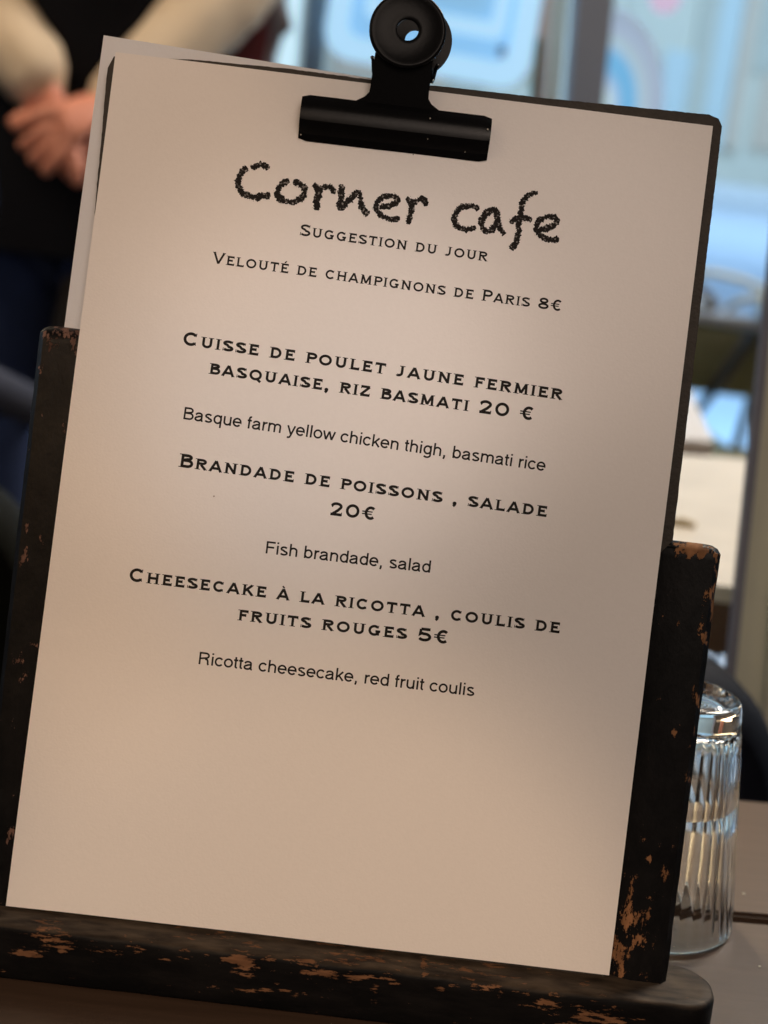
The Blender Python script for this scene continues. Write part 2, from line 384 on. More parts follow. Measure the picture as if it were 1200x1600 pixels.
# ------------------------------------------------------------------ pale rounded sign in the window, seen through the clip
def rr_outline(x0, x1, z0, z1, r, n=6):
    pts = []
    for (cx, cz, a) in ((x1 - r, z1 - r, 0), (x0 + r, z1 - r, 90), (x0 + r, z0 + r, 180), (x1 - r, z0 + r, 270)):
        for k in range(n + 1):
            t = math.radians(a + 90 * k / n); pts.append((cx + r * math.cos(t), cz + r * math.sin(t)))
    return pts
def ring_mesh(bm, out, inn, y0, y1):
    n = len(out)
    L4 = [[bm.verts.new((x, y, z)) for x, z in loop] for loop, y in ((out, y0), (inn, y0), (inn, y1), (out, y1))]
    for j in range(4):
        A, B = L4[j], L4[(j + 1) % 4]
        for i in range(n): bm.faces.new((A[i], A[(i + 1) % n], B[(i + 1) % n], B[i]))
sgc = wf(680, 0); sc_ = WD / FPX                                 # metres per photo pixel on the window plane
sg = empty('window_sign', (sgc.x, WY - .05, sgc.z), label='glowing pale blue rounded sign frame hanging in the window behind the bulldog clip', cat='sign')
SGM = Matrix.Translation(sg.location) @ Matrix.Rotation(math.radians(2.5), 4, 'Y')
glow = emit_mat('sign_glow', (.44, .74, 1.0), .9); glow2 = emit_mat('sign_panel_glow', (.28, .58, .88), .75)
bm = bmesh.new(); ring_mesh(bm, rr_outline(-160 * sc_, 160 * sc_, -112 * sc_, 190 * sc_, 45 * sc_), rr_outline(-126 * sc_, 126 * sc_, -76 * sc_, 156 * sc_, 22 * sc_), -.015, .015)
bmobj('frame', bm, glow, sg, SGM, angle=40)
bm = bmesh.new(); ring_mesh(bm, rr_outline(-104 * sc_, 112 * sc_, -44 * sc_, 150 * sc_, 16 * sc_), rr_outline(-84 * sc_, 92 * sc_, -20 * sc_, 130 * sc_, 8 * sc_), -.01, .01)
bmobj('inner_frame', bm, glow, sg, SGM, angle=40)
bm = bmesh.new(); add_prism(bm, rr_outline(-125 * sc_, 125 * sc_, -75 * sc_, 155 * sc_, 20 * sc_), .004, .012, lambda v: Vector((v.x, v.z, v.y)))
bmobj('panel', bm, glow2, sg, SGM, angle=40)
bm = bmesh.new(); add_tube(bm, [(112 * sc_, -.02, -52 * sc_), (114 * sc_, -.02, -68 * sc_)], .007, 10); bmobj('knob', bm, M['frame'], sg, SGM)

def strip_px(name, px0, px1, y0, y1, m, label, cat, dy=-.010, th=.004):
    bm = bmesh.new(); q = [wf(px0, y0), wf(px1, y0), wf(px1 - (y1 - y0) * .09, y1), wf(px0 - (y1 - y0) * .09, y1)]
    add_prism(bm, [(p.x, p.z) for p in q], WY + dy - th, WY + dy, lambda v: Vector((v.x, v.z, v.y)))
    o = bmobj(name, bm, m); tag(o, label, cat); return o
strip_px('decal_strip', 850, 868, -60, 190, mat('peach_film', (.75, .42, .28), .5), 'narrow peach strip stuck on the window left of the mullion', 'decal')
strip_px('decal_strip', 872, 890, -60, 190, mat('cream_film', (.75, .68, .50), .5), 'narrow cream strip stuck on the window right beside the mullion', 'decal')
strip_px('decal_strip', 836, 848, 60, 190, mat('green_film', (.35, .50, .30), .5), 'short pale green strip on the window beside the glowing sign', 'decal')
strip_px('window_strip', 488, 522, -80, 190, mat('grey_blue_film', (.22, .30, .36), .6), 'grey-blue vertical banner hanging in the window left of the sign', 'banner')
strip_px('window_strip', 448, 480, -80, 190, emit_mat('strip_glow', (.62, .88, 1), .9), 'glowing white-blue vertical strip at the left edge of the window', 'light panel')  # emissive strip set where the window's edge is brightest

# rainbow decal : concentric arcs stuck to the glass right of the mullion
rc = wf(930, 165)
rb = empty('rainbow_decal', (rc.x, WY - .012, rc.z), label='pastel rainbow arc sticker on the window right of the mullion', cat='sticker')
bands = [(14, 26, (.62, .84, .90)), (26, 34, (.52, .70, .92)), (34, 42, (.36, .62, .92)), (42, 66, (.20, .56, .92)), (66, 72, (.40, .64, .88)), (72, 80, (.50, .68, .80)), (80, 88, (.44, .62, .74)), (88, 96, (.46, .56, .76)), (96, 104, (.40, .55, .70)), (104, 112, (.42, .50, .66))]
for i, (r0, r1, c) in enumerate(bands):
    bm = bmesh.new(); n = 28
    out = [(r1 * .92 * sc_ * math.cos(t), r1 * 1.32 * sc_ * math.sin(t)) for t in [math.radians(-6 + 92 * k / n) for k in range(n + 1)]]
    inn = [(r0 * .92 * sc_ * math.cos(t), r0 * 1.32 * sc_ * math.sin(t)) for t in [math.radians(-6 + 92 * k / n) for k in range(n + 1)]]
    add_prism(bm, out + inn[::-1], -.001 - .0002 * i, .001, lambda v: Vector((v.x, v.z, v.y)))
    bmobj('band', bm, emit_mat('band_glow_%d' % i, c, .72), rb, Matrix.Translation(rb.location))  # bands glow by themselves, brightness put into the sticker
pk = wf(1038, -6)
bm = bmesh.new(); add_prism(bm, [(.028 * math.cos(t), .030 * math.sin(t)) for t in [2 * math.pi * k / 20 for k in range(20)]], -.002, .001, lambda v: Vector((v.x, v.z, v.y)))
o = bmobj('round_sticker', bm, emit_mat('pink_film_glow', (.72, .58, .80), .72), None, Matrix.Translation((pk.x, WY - .012, pk.z)))  # this sticker is given its own glow as well
tag(o, 'pale pink round sticker on the window above the rainbow arc', 'sticker')

# ------------------------------------------------------------------ near door jamb on the right
def slab_px(name, quad, depth, thick, m, parent):
    bm = bmesh.new(); q = [at(x, y, depth) for x, y in quad]
    fw = (CW @ Vector((0, 0, 1))); fw.z = 0; fw.normalize()
    A = [bm.verts.new(p) for p in q]; B = [bm.verts.new(p + fw * thick) for p in q]
    bm.faces.new(A[::-1]); bm.faces.new(B)
    for i in range(4): bm.faces.new((A[i], A[(i + 1) % 4], B[(i + 1) % 4], B[i]))
    return bmobj(name, bm, m, parent, Matrix.Identity(4))
jp = at(1190, 800, 1.08)
jr = empty('door_jamb', (jp.x, jp.y, FLOOR), label='olive grey door jamb with a dark metal edge at the right of the photo', cat='door frame')
slab_px('edge_strip', [(1212, 320), (1226, 320), (1143, 1115), (1129, 1115)], 1.055, .010, M['jamb_edge'], jr)
slab_px('jamb_post', [(1226, 320), (1420, 320), (1345, 1300), (1124, 1300)], 1.07, .02, M['jamb'], jr)
slab_px('trim_strip', [(1215, 850), (1232, 850), (1206, 1300), (1184, 1300)], 1.06, .02, mat('pale_trim', (.48, .46, .36), .5), jr)

# ------------------------------------------------------------------ terrace tables and chairs seen past the jamb
TZ = 0.0
def slab_table(pts, z, th, m_top, m_edge, label, group=None):
    q = [on_table(x, y, z) for x, y in pts]
    c = sum(q, Vector()) / len(q)
    r = empty('bistro_table', (c.x, c.y, FLOOR), label=label, cat='table', group=group)
    bm = bmesh.new(); add_prism(bm, [(p.x, p.y) for p in q], z - .012, z); bmobj('tabletop', bm, m_top, r, Matrix.Identity(4))
    bm = bmesh.new(); qi = [p + (c - p) * .004 for p in q]; add_prism(bm, [(p.x, p.y) for p in qi], z - th, z - .0121); bmobj('apron', bm, m_edge, r, Matrix.Identity(4))
    bm = bmesh.new(); add_tube(bm, [(c.x, c.y, FLOOR), (c.x, c.y, z - th)], .035, 12); bmobj('pedestal', bm, M['dark_metal'], r, Matrix.Identity(4))
    bm = bmesh.new(); add_tube(bm, [(c.x, c.y, FLOOR), (c.x, c.y, FLOOR + .03)], [.22, .2], 20); bmobj('base', bm, M['dark_metal'], r, Matrix.Identity(4))
    return r
slab_table([(880, 885), (1168, 920), (1185, 718), (905, 700)], 0, .05, M['marble'], M['brown_wood'], 'cream stone table with brown edge by the door jamb behind the right post')
slab_table([(900, 672), (1115, 690), (1078, 610), (890, 590)], 0, .022, M['white_top'], M['brown_wood'], 'smaller white-topped table with brown edge behind the cream stone table')
bm = bmesh.new(); pp_ = on_table(1066, 822); add_tube(bm, [(pp_.x - .014, pp_.y, .002), (pp_.x, pp_.y, .0035), (pp_.x + .010, pp_.y, .002)], [.002, .0033, .002], 10)
o = bmobj('sugar_packet', bm, mat('tan_paper', (.42, .33, .18), .6)); tag(o, 'small tan packet lying on the cream stone table', 'packet')

def terrace_chair(cx, cy, zc, rz, label):
    """seen from behind: woven back panel, pale cushion over its corner, round rail above, thin legs"""
    r = empty('terrace_chair', (cx, cy, FLOOR), rz, label=label, cat='chair', group='chairs on the terrace')
    W = root_matrix(r)
    bm = bmesh.new(); add_box(bm, (-.20, -.012, zc - .068), (.20, .012, zc + .062), None, .008); bmobj('backrest', bm, M['olive'], r, W, angle=40)
    bm = bmesh.new(); add_box(bm, (-.21, -.016, zc + .064), (.21, .016, zc + .086), None, .006); bmobj('top_rail', bm, M['pale_rail'], r, W, angle=40)
    bm = bmesh.new(); pts = [(.16 + .165 * math.cos(math.radians(a)), 0, zc + .088 + .050 * math.sin(math.radians(a))) for a in range(180, -1, -12)]
    add_tube(bm, pts, .007, 8); bmobj('back_frame', bm, M['cushion_rim'], r, W, smooth=True)
    bm = bmesh.new(); pts = [(-.16 + .13 * math.cos(math.radians(a)), 0, zc + .088 + .060 * math.sin(math.radians(a))) for a in range(180, -1, -12)]
    add_tube(bm, pts, .009, 8); bmobj('back_frame', bm, M['grey_metal'], r, W, smooth=True)
    bm = bmesh.new(); add_box(bm, (-.20, -.40, zc - .19), (.20, -.0, zc - .165), None, .008); bmobj('seat', bm, M['olive'], r, W, angle=40)
    bm = bmesh.new(); add_box(bm, (.05, -.05, zc + .087), (.145, .03, zc + .122), None, .012); bmobj('cushion', bm, M['cushion'], r, W, angle=40)
    for (xa, xb) in ((.085, .058), (-.15, -.16)):
        bm = bmesh.new(); add_tube(bm, [(xa, .016, zc + .03), (xb, .03, zc - .20), (xb - .03, .06, 0)], .010, 8); bmobj('leg', bm, M['grey_metal'], r, W, smooth=True)
    for sx in (-1, 1):
        bm = bmesh.new(); add_tube(bm, [(sx * .17, -.36, zc - .17), (sx * .19, -.40, 0)], .010, 8); bmobj('leg', bm, M['grey_metal'], r, W, smooth=True)
    bm = bmesh.new(); add_tube(bm, [(.045, -.026, zc + .06), (-.012, -.026, zc - .065), (-.045, -.02, zc - .135)], [.012, .010, .006], 8); bmobj('brace', bm, M['dark_metal'], r, W, smooth=True)
    return r
M['pale_rail'] = mat('pale_grey_rail', (.42, .44, .45), .5); M['cushion_rim'] = mat('straw_rail', (.46, .42, .28), .6)
tc1 = at(1128, 560, 3.3)
terrace_chair(tc1.x, tc1.y, tc1.z - FLOOR, math.radians(-2), 'olive-backed terrace chair with white cushion, seen beside the door jamb')
tc2 = at(955, 540, 3.5)
terrace_chair(tc2.x, tc2.y, tc1.z - FLOOR, math.radians(8), 'olive-backed terrace chair mostly hidden behind the clipboard')

# ------------------------------------------------------------------ dark padded chairs with round-cornered backs
def padded_chair(loc, rz, label, back, seat_mat, ztop, w=.42):
    r = empty('padded_chair', loc, rz, label=label, cat='chair', group='dark round-cornered padded chairs')
    W = root_matrix(r)
    rc = .088; pts = []
    for (cx, cz, a, q) in ((w / 2 - rc, ztop - rc, 0, rc), (-w / 2 + rc, ztop - rc, 90, rc), (-w / 2 + .03, .52, 180, .03), (w / 2 - .03, .52, 270, .03)):
        for k in range(13):
            t = math.radians(a + 90 * k / 12); pts.append((cx + q * math.cos(t), cz + q * math.sin(t)))
    bm = bmesh.new(); rings = []
    c = Vector((0, (ztop + .5) / 2))
    for (y, ins) in ((-.028, .022), (-.038, .008), (-.03, 0), (.0, -.002), (.03, 0), (.038, .008), (.028, .022)):
        rings.append([bm.verts.new((x - ins * (1 if x > 0 else -1) * min(1, abs(x) / .1), y - .05 * (1 - (x / (w / 2)) ** 2), z - ins * (1 if z > c.y else -1))) for x, z in pts])
    n = len(pts)
    for a, b in zip(rings[:-1], rings[1:]):
        for i in range(n): bm.faces.new((a[i], a[(i + 1) % n], b[(i + 1) % n], b[i]))
    bm.faces.new(rings[0][::-1]); bm.faces.new(rings[-1])
    bmobj('backrest', bm, back, r, W, angle=60)
    bm = bmesh.new(); add_box(bm, (-.21, .0, .40), (.21, .42, .47), None, .03, 3); bmobj('seat', bm, seat_mat, r, W, angle=50)
    for sx in (-1, 1):
        bm = bmesh.new(); add_tube(bm, [(sx * .17, -.02, .56), (sx * .185, -.01, .40), (sx * .19, -.05, 0)], .014, 8); bmobj('leg', bm, M['brown_wood'], r, W, smooth=True)
        bm = bmesh.new(); add_tube(bm, [(sx * .18, .38, .41), (sx * .19, .40, 0)], .014, 8); bmobj('leg', bm, M['brown_wood'], r, W, smooth=True)
    return r
c1 = at(1212, 1200, .96)
ct1 = at(985, 992, .96)
padded_chair((c1.x - .205, c1.y + .02, FLOOR), 0, 'dark navy padded chair with round-cornered back just beyond the drinking glass', M['chair_dark'], M['chair_dark'], ct1.z - FLOOR)
c2 = at(52, 930, 1.25); ct2 = at(-30, 722, 1.25)
padded_chair((c2.x - .21, c2.y, FLOOR), math.radians(5), 'dark olive padded chair with round-cornered back, left of the taller post', mat('dark_olive_leather', (.006, .006, .004), .85, var=.25, spec=.1), M['chair_dark'], ct2.z - FLOOR)

# ================================================================== PERSON
def build_person():
    base = at(130, 200, 2.68)
    r = empty('person', (base.x, base.y, FLOOR), label='person in black waistcoat and cream shirt standing with clasped hands at upper left', cat='person')
    RL = Vector((base.x, base.y, FLOOR))
    L = lambda px, py, d: at(px, py, d) - RL
    wl = L(62, 132, 2.46); wr = L(172, 168, 2.47)                 # wrists (image left, image right)
    el = L(-92, -125, 2.62); er = L(395, -45, 2.60)
    sl = Vector((-.20, .0, 1.46)); sr = Vector((.22, .0, 1.46))
    V, E, Rd = [], [], []
    def v(p, rad, frm=None):
        V.append(Vector(p)); Rd.append(rad); i = len(V) - 1
        if frm is not None: E.append((frm, i))
        return i
    pel = v((0, 0, .96), .13); wa = v((0, 0, 1.12), .12, pel); ch = v((0, 0, 1.34), .14, wa); nk = v((0, -.01, 1.52), .06, ch)
    hd0 = v((0, -.03, 1.60), .075, nk); hd1 = v((0, -.03, 1.69), .095, hd0); v((0, -.01, 1.77), .065, hd1)
    v((0, -.135, 1.645), .014, hd1)
    def hand(wrist, elbow, shoulder, elbow_i_from, targets, thumb):
        s = v(shoulder, .06, ch); e = v(elbow, .043, s); w = v(wrist, .028, e)
        return w
    wli = hand(wl, el, sl, None, None, None); wri = hand(wr, er, sr, None, None, None)
    # image-right hand lies over the other one, fingers pointing down and to the left
    kn = L(118, 182, 2.42); k0 = v(kn, .030, wri)
    tips = [((92, 172), (52, 186), (18, 200)), ((96, 190), (60, 212), (30, 232)), ((100, 206), (74, 232), (46, 254)), ((108, 220), (88, 248), (66, 272))]
    for (a, b, c) in tips:
        p = v(L(*a, 2.405), .0125, k0); p = v(L(*b, 2.40), .0115, p); v(L(*c, 2.415), .0095, p)
    p = v(L(112, 232, 2.42), .015, k0); p = v(L(118, 262, 2.41), .0125, p); v(L(124, 292, 2.42), .010, p)
    # image-left hand underneath
    kl = L(78, 176, 2.46); k1 = v(kl, .032, wli)
    for (a, b, c) in (((112, 205), (140, 215), (160, 222)), ((104, 220), (132, 236), (152, 246)), ((96, 232), (122, 254), (142, 268)), ((84, 236), (104, 264), (122, 284))):
        p = v(L(*a, 2.455), .0125, k1); p = v(L(*b, 2.46), .0115, p); v(L(*c, 2.465), .0095, p)
    p = v(L(50, 180, 2.45), .014, k1); p = v(L(30, 186, 2.44), .012, p); v(L(12, 196, 2.44), .010, p)
    for s in (-1, 1):
        h = v((s * .09, 0, .90), .085, pel); k = v((s * .10, -.02, .50), .055, h); a = v((s * .10, .02, .09), .038, k); v((s * .11, -.13, .035), .03, a)
    skin_mesh('body', V, E, Rd, M['skin'], r, 2, 0)
    # shirt sleeves and shirt body
    SV = [Vector((0, 0, 1.10)), Vector((0, 0, 1.36)), sl, el, el.lerp(wl, .5), el.lerp(wl, 1.10), sr, er, er.lerp(wr, .5), er.lerp(wr, 1.12)]
    skin_mesh('shirt', SV, [(0, 1), (1, 2), (2, 3), (3, 4), (4, 5), (1, 6), (6, 7), (7, 8), (8, 9)], [.125, .145, .075, .070, .062, .052, .075, .072, .064, .047], M['cream'], r, 2, 0)
    sh = r.children[-1] if False else [c for c in bpy.data.objects if c.name.startswith('shirt')][0]
    for vv in sh.data.vertices:
        c = vv.co; vv.co = c + vv.normal * (.009 * noise.noise(c * 16) + .006 * noise.noise(Vector((c.x * 30, c.y * 30, c.z * 55))))
    # waistcoat, open-ended shell of rounded cross sections
    bm = bmesh.new(); prev = None
    for (z, rx, ry) in ((.735, .205, .165), (.80, .20, .16), (.95, .185, .15), (1.10, .17, .14), (1.25, .185, .15), (1.38, .185, .145), (1.47, .12, .11)):
        ring = [bm.verts.new((rx * math.copysign(abs(math.cos(t)) ** .85, math.cos(t)), ry * math.copysign(abs(math.sin(t)) ** .85, math.sin(t)), z)) for t in [2 * math.pi * k / 32 for k in range(32)]]
        if prev:
            for k in range(32): bm.faces.new((prev[k], prev[(k + 1) % 32], ring[(k + 1) % 32], ring[k]))
        prev = ring
    bmobj('waistcoat', bm, M['black_cloth'], r, Matrix.Translation(RL), smooth=True)
    TV = [Vector((0, 0, .90)), Vector((-.10, 0, .80)), Vector((-.115, -.02, .50)), Vector((-.11, .02, .10)), Vector((.10, 0, .80)), Vector((.115, -.02, .50)), Vector((.11, .02, .10))]
    skin_mesh('trousers', TV, [(0, 1), (1, 2), (2, 3), (0, 4), (4, 5), (5, 6)], [.15, .115, .088, .07, .115, .088, .07], M['navy'], r, 2, 0)
    bm = bmesh.new(); bmesh.ops.create_uvsphere(bm, u_segments=20, v_segments=12, radius=.105)
    for vv in bm.verts: vv.co = Vector((vv.co.x, vv.co.y * 1.08 + .015, max(vv.co.z, -.02) + 1.73))
    bmobj('hair', bm, M['hair'], r, Matrix.Translation(RL), smooth=True)
    for s in (-1, 1):
        bm = bmesh.new(); add_box(bm, (s * .11 - .045, -.20, .0), (s * .11 + .045, .07, .08), None, .025, 3); bmobj('shoe', bm, M['chair_dark'], r, Matrix.Translation(RL), angle=40)
    return r
build_person()

# navy upholstered bench end in front of the person (pale crease along its top)
q = at(40, 585, 2.0)
bn = empty('upholstered_chair', (q.x - .25, q.y, FLOOR), 0, label='navy upholstered chair with a softly lit rolled back, far left behind the taller post', cat='chair')
W = Matrix.Translation(bn.location)
bm = bmesh.new(); add_box(bm, (-.25, -.05, .12), (.27, .05, q.z - FLOOR - .03), None, .04, 3); bmobj('backrest', bm, M['navy'], bn, W, angle=50)
bm = bmesh.new(); add_tube(bm, [(-.25, -.03, q.z - FLOOR - .02), (.0, -.035, q.z - FLOOR), (.18, -.03, q.z - FLOOR - .005), (.275, -.02, q.z - FLOOR - .035)], [.030, .032, .030, .022], 14); bmobj('roll', bm, mat('grey_blue_fabric', (.028, .032, .052), .9), bn, W, smooth=True)
bm = bmesh.new(); add_box(bm, (-.25, .05, .30), (.25, .50, .44), None, .03, 3); bmobj('seat', bm, M['navy'], bn, W, angle=50)
for sx in (-.21, .21):
    for sy in (-.02, .45):
        bm = bmesh.new(); add_tube(bm, [(sx, sy, 0), (sx, sy, .32)], .018, 8); bmobj('leg', bm, M['brown_wood'], bn, W)

# dark red coat with a grey lining, hanging at the window's left edge
def coat():
    r0 = at(395, 40, 2.9)
    r = empty('hanging_coat', (r0.x, r0.y, r0.z), label='dark red coat with grey lining hanging at the left edge of the window', cat='coat')
    def cloth(name, pts, d0, m, th=.03):
        bm = bmesh.new(); q = [at(x, y, d0) for x, y in pts]; fw = Vector((0, 1, 0))
        A = [bm.verts.new(p) for p in q]; B = [bm.verts.new(p + fw * th) for p in q]; n = len(q)
        bm.faces.new(A[::-1]); bm.faces.new(B)
        for i in range(n): bm.faces.new((A[i], A[(i + 1) % n], B[(i + 1) % n], B[i]))
        bmesh.ops.triangulate(bm, faces=bm.faces)
        bmesh.ops.subdivide_edges(bm, edges=bm.edges, cuts=3, use_grid_fill=True)
        for v_ in bm.verts: v_.co.y += .02 * noise.noise(v_.co * 14)
        return bmobj(name, bm, m, r, Matrix.Identity(4), smooth=True)
    cloth('body', [(330, -160), (452, -160), (445, 40), (430, 90), (415, 260), (300, 260), (330, 90)], 2.90, M['burgundy'])
    cloth('lining', [(405, -160), (447, -160), (446, 0), (457, 44), (436, 62), (420, 120), (404, 260), (384, 260), (420, 60), (426, 10)], 2.86, M['grey_cloth'], .02)
coat()

# ================================================================== TABLE
def table():
    a0, a1 = on_table(1154, 1427), on_table(1200, 1430.8)
    b0, b1 = on_table(1154, 1439), on_table(1200, 1442.8)
    e0, e1 = on_table(1160, 1249.5), on_table(1200, 1252.8)
    r = empty('cafe_table', (0, .15, FLOOR), label='dark brown wooden cafe table with a drop leaf, under the menu stand', cat='table')
    def line(p, q, x): return p + (q - p) * ((x - p.x) / (q.x - p.x))
    X0, X1 = -.75, .75
    d = (a1 - a0); d.normalize()
    def xl_(p, x): return p + d * ((x - p.x) / d.x)
    bm = bmesh.new(); add_prism(bm, [(X0, -.42), (X1, -.42), (X1, xl_(b0, X1).y), (X0, xl_(b0, X0).y)], -.03, 0)
    bmesh.ops.bevel(bm, geom=[e for e in bm.edges], offset=.0015, segments=2, affect='EDGES')
    bmobj('tabletop', bm, M['table'], r, Matrix.Identity(4), angle=40)
    bm = bmesh.new(); add_prism(bm, [(X0, xl_(a0, X0).y), (X1, xl_(a0, X1).y), (X1, xl_(e0, X1).y), (X0, xl_(e0, X0).y)], -.03, 0)
    bmesh.ops.bevel(bm, geom=[e for e in bm.edges], offset=.0015, segments=2, affect='EDGES')
    bmobj('leaf', bm, M['table'], r, Matrix.Identity(4), angle=40)
    ym = xl_(a0, 0).y
    box('rail', (X0 + .1, ym - .03, -.07), (X1 - .1, ym + .02, -.0302), M['dark_metal'], r, Matrix.Identity(4))
    for sx in (-.6, .6):
        for sy in (-.34, .0):
            box('leg', (sx - .025, sy - .025, FLOOR), (sx + .025, sy + .025, -.0302), M['table'], r, Matrix.Identity(4), bev=.003)
table()

# ================================================================== MENU STAND (worn black wooden easel)
BH = 0.0204                                               # height of the base rail
bpt = PMAT @ PF(480, 1470)
BYB = (PMAT @ Vector((0, -.1495, 0))).y + .0165                                        # back of the base
BYF = (PMAT @ Vector((0, -.1495, 0))).y - .0130           # front face of the base
def bx(px, py): return on_plane(px, py, (0, BYF, 0), (0, 1, 0))
XR = on_plane(1106, 1560, (0, BYF + .02, 0), (0, 1, 0)).x
XL = -.155
stand = empty('menu_stand', (0, (BYB + BYF) / 2, 0), label='worn black wooden menu stand with chipped paint and two upright posts', cat='menu stand')
SO = stand.location
# base rail: rounded ends and softened, slightly nibbled top edge
bm = bmesh.new()
D = BYB - BYF; R = .0125
outl = []
for (cx, cy, a) in ((XR - R, BYB - R, 0), (XL + R, BYB - R, 90), (XL + R, BYF + R, 180), (XR - R, BYF + R, 270)):
    for k in range(9):
        t = math.radians(a + 90 * k / 8); outl.append((cx + R * math.cos(t), cy + R * math.sin(t)))
# subdivide the long straights
fine = []
for i, p in enumerate(outl):
    q = outl[(i + 1) % len(outl)]; n = max(1, int(math.dist(p, q) / .003))
    for k in range(n): fine.append((p[0] + (q[0] - p[0]) * k / n, p[1] + (q[1] - p[1]) * k / n))
cxy = Vector(((XL + XR) / 2, (BYB + BYF) / 2))
levels = [(0.0006, .0009), (.002, 0), (.006, -.0002), (.010, -.0002), (.0150, 0), (.0172, .0002), (.0182, .0007), (.0187, .0013), (.0190, .0024), (.0190, .0065)]
rings = []
nf = len(fine)
for (z, ins) in [(z * BH / .019, i_ * .8) for z, i_ in levels]:
    ring = []
    for i, (x, y) in enumerate(fine):
        a = Vector(fine[i - 1]); b = Vector(fine[(i + 1) % nf]); t = (b - a).normalized(); nrm = Vector((-t.y, t.x))
        w = ins + (.0006 * noise.noise(Vector((x * 90, y * 90, z * 200))) if z > .012 else .0002 * noise.noise(Vector((x * 60, y * 60, z * 100))))
        zz = z + (.0003 * noise.noise(Vector((x * 120, y * 160, 5))) if z > .017 else 0)
        ring.append(bm.verts.new((x + nrm.x * w, y + nrm.y * w, zz) - SO * 1.0 if False else Vector((x + nrm.x * w, y + nrm.y * w, zz)) - SO))
    rings.append(ring)
for a, b in zip(rings[:-1], rings[1:]):
    for i in range(nf): bm.faces.new((a[i], a[(i + 1) % nf], b[(i + 1) % nf], b[i]))
bm.faces.new(rings[0][::-1]); bm.faces.new(rings[-1])
def bpatch(px0, px1, py0, py1, w):
    a = bx((px0 + px1) / 2, (py0 + py1) / 2) - SO
    return (a.x, a.z, max(.001, (px1 - px0) / 2 / 4450), max(.0006, (py1 - py0) / 2 / 4450), w)
base_p = [bpatch(55, 110, 1462, 1486, .30), bpatch(0, 90, 1484, 1496, .34), bpatch(90, 105, 1470, 1500, .22), bpatch(196, 236, 1478, 1496, .30),
          bpatch(278, 480, 1487, 1508, .245), bpatch(362, 402, 1500, 1524, .34), bpatch(455, 535, 1510, 1530, .30), bpatch(535, 575, 1514, 1536, .33), bpatch(580, 596, 1515, 1562, .30),
          bpatch(545, 620, 1520, 1536, .28), bpatch(655, 670, 1518, 1534, .30), bpatch(820, 900, 1562, 1580, .33), bpatch(885, 980, 1568, 1615, .36), bpatch(300, 480, 1528, 1560, .17), bpatch(110, 300, 1480, 1500, .17), bpatch(480, 600, 1500, 1520, .22), bpatch(600, 900, 1530, 1552, .19), bpatch(0, 110, 1450, 1470, .2), bpatch(775, 790, 1550, 1562, .3)]
bo = bmobj('base', bm, worn_paint('worn_black_base', base_p, (.35, 1, 1.6), 'xz', thr=1.115, top_dust=True, fine=260), stand, Matrix.Translation(SO), angle=50)

def post(name, e_top, e_bot, width_px, top_px, patches, side):
    """square post with chamfered corners, leaning with the board; measured on its front face"""
    NF = -.0007                                           # front face, just behind the sheet
    a = PF(e_top[0], e_top[1], NF); b = PF(e_bot[0], e_bot[1], NF)
    w = width_px / 4480
    ax = (b - a); ax.z = 0
    ybot = -.1495 - .0005; 
    def edge_x(y): return a.x + (b.x - a.x) * (y - a.y) / (b.y - a.y)
    ytop = PF(*top_px, NF).y
    dp = .0135; c1, c2 = .0058, .003
    # cross-section (x from the left edge, n), left facet wide
    cl = .46 * w if side > 0 else .0016; cd = .0032 if side > 0 else .0013; cr = .0022 if side > 0 else .004
    sec = [(0, -cd), (cl, 0), (w - cr, 0), (w, -cr), (w, -dp + c2), (w - c2, -dp), (c2, -dp), (0, -dp + c2)]
    bm = bmesh.new(); prev = None
    ny = 60
    ys = [ybot + (ytop - .0030 - ybot) * k / ny for k in range(ny + 1)]
    stations = [(y, 0) for y in ys] + [(ytop - .0012, .0011), (ytop - .0003, .0026), (ytop, .0040)]
    for (y, ins) in stations:
        ring = []
        for j, (sx, sn) in enumerate(sec):
            cx = w / 2; cn = -dp / 2
            k = Vector((sx - cx, sn - cn)); m_ = max(abs(k.x), 1e-6)
            sxx = sx + (-ins if sx > cx else ins); snn = sn + (-ins if sn > cn else ins)
            jit = .00025 * noise.noise(Vector((sx * 300, y * 140, sn * 300 + side * 9)))
            ring.append(bm.verts.new((edge_x(y) + sxx + jit, y, NF + snn + jit * .3 - .0002)))
        if prev:
            for j in range(8): bm.faces.new((prev[j], prev[(j + 1) % 8], ring[(j + 1) % 8], ring[j]))
        else: bm.faces.new(ring[::-1])
        prev = ring
    bm.faces.new(prev)
    P = []
    for (px0, px1, py0, py1, wt) in patches:
        q = PF((px0 + px1) / 2, (py0 + py1) / 2, NF)
        P.append((q.x, q.y, max(.0006, (px1 - px0) / 2 / 4450), max(.0006, (py1 - py0) / 2 / 4450), wt))
    return bmobj(name, bm, worn_paint('worn_black_post_%s' % ('tall' if side < 0 else 'short'), P, (1, .5, 1), 'xy', thr=1.12 if side > 0 else 1.15, fine=240, wood=(.31, .15, .07) if side > 0 else (.22, .125, .095)), stand, PMAT, angle=35)
post('post', (61, 520), (1, 1050), 112, (90, 508),
     [(60, 132, 500, 548, .42), (58, 70, 560, 582, .33), (52, 68, 640, 654, .33), (42, 54, 692, 708, .30), (40, 54, 745, 762, .33), (34, 44, 715, 730, .22), (38, 48, 812, 840, .30), (46, 58, 812, 826, .33), (36, 44, 838, 872, .26), (70, 86, 820, 850, .22), (20, 45, 1020, 1050, .26), (0, 30, 1040, 1060, .26), (60, 72, 830, 880, .2), (0, 24, 1290, 1330, .30), (44, 52, 895, 905, .28), (30, 60, 1000, 1012, .2)], -1)
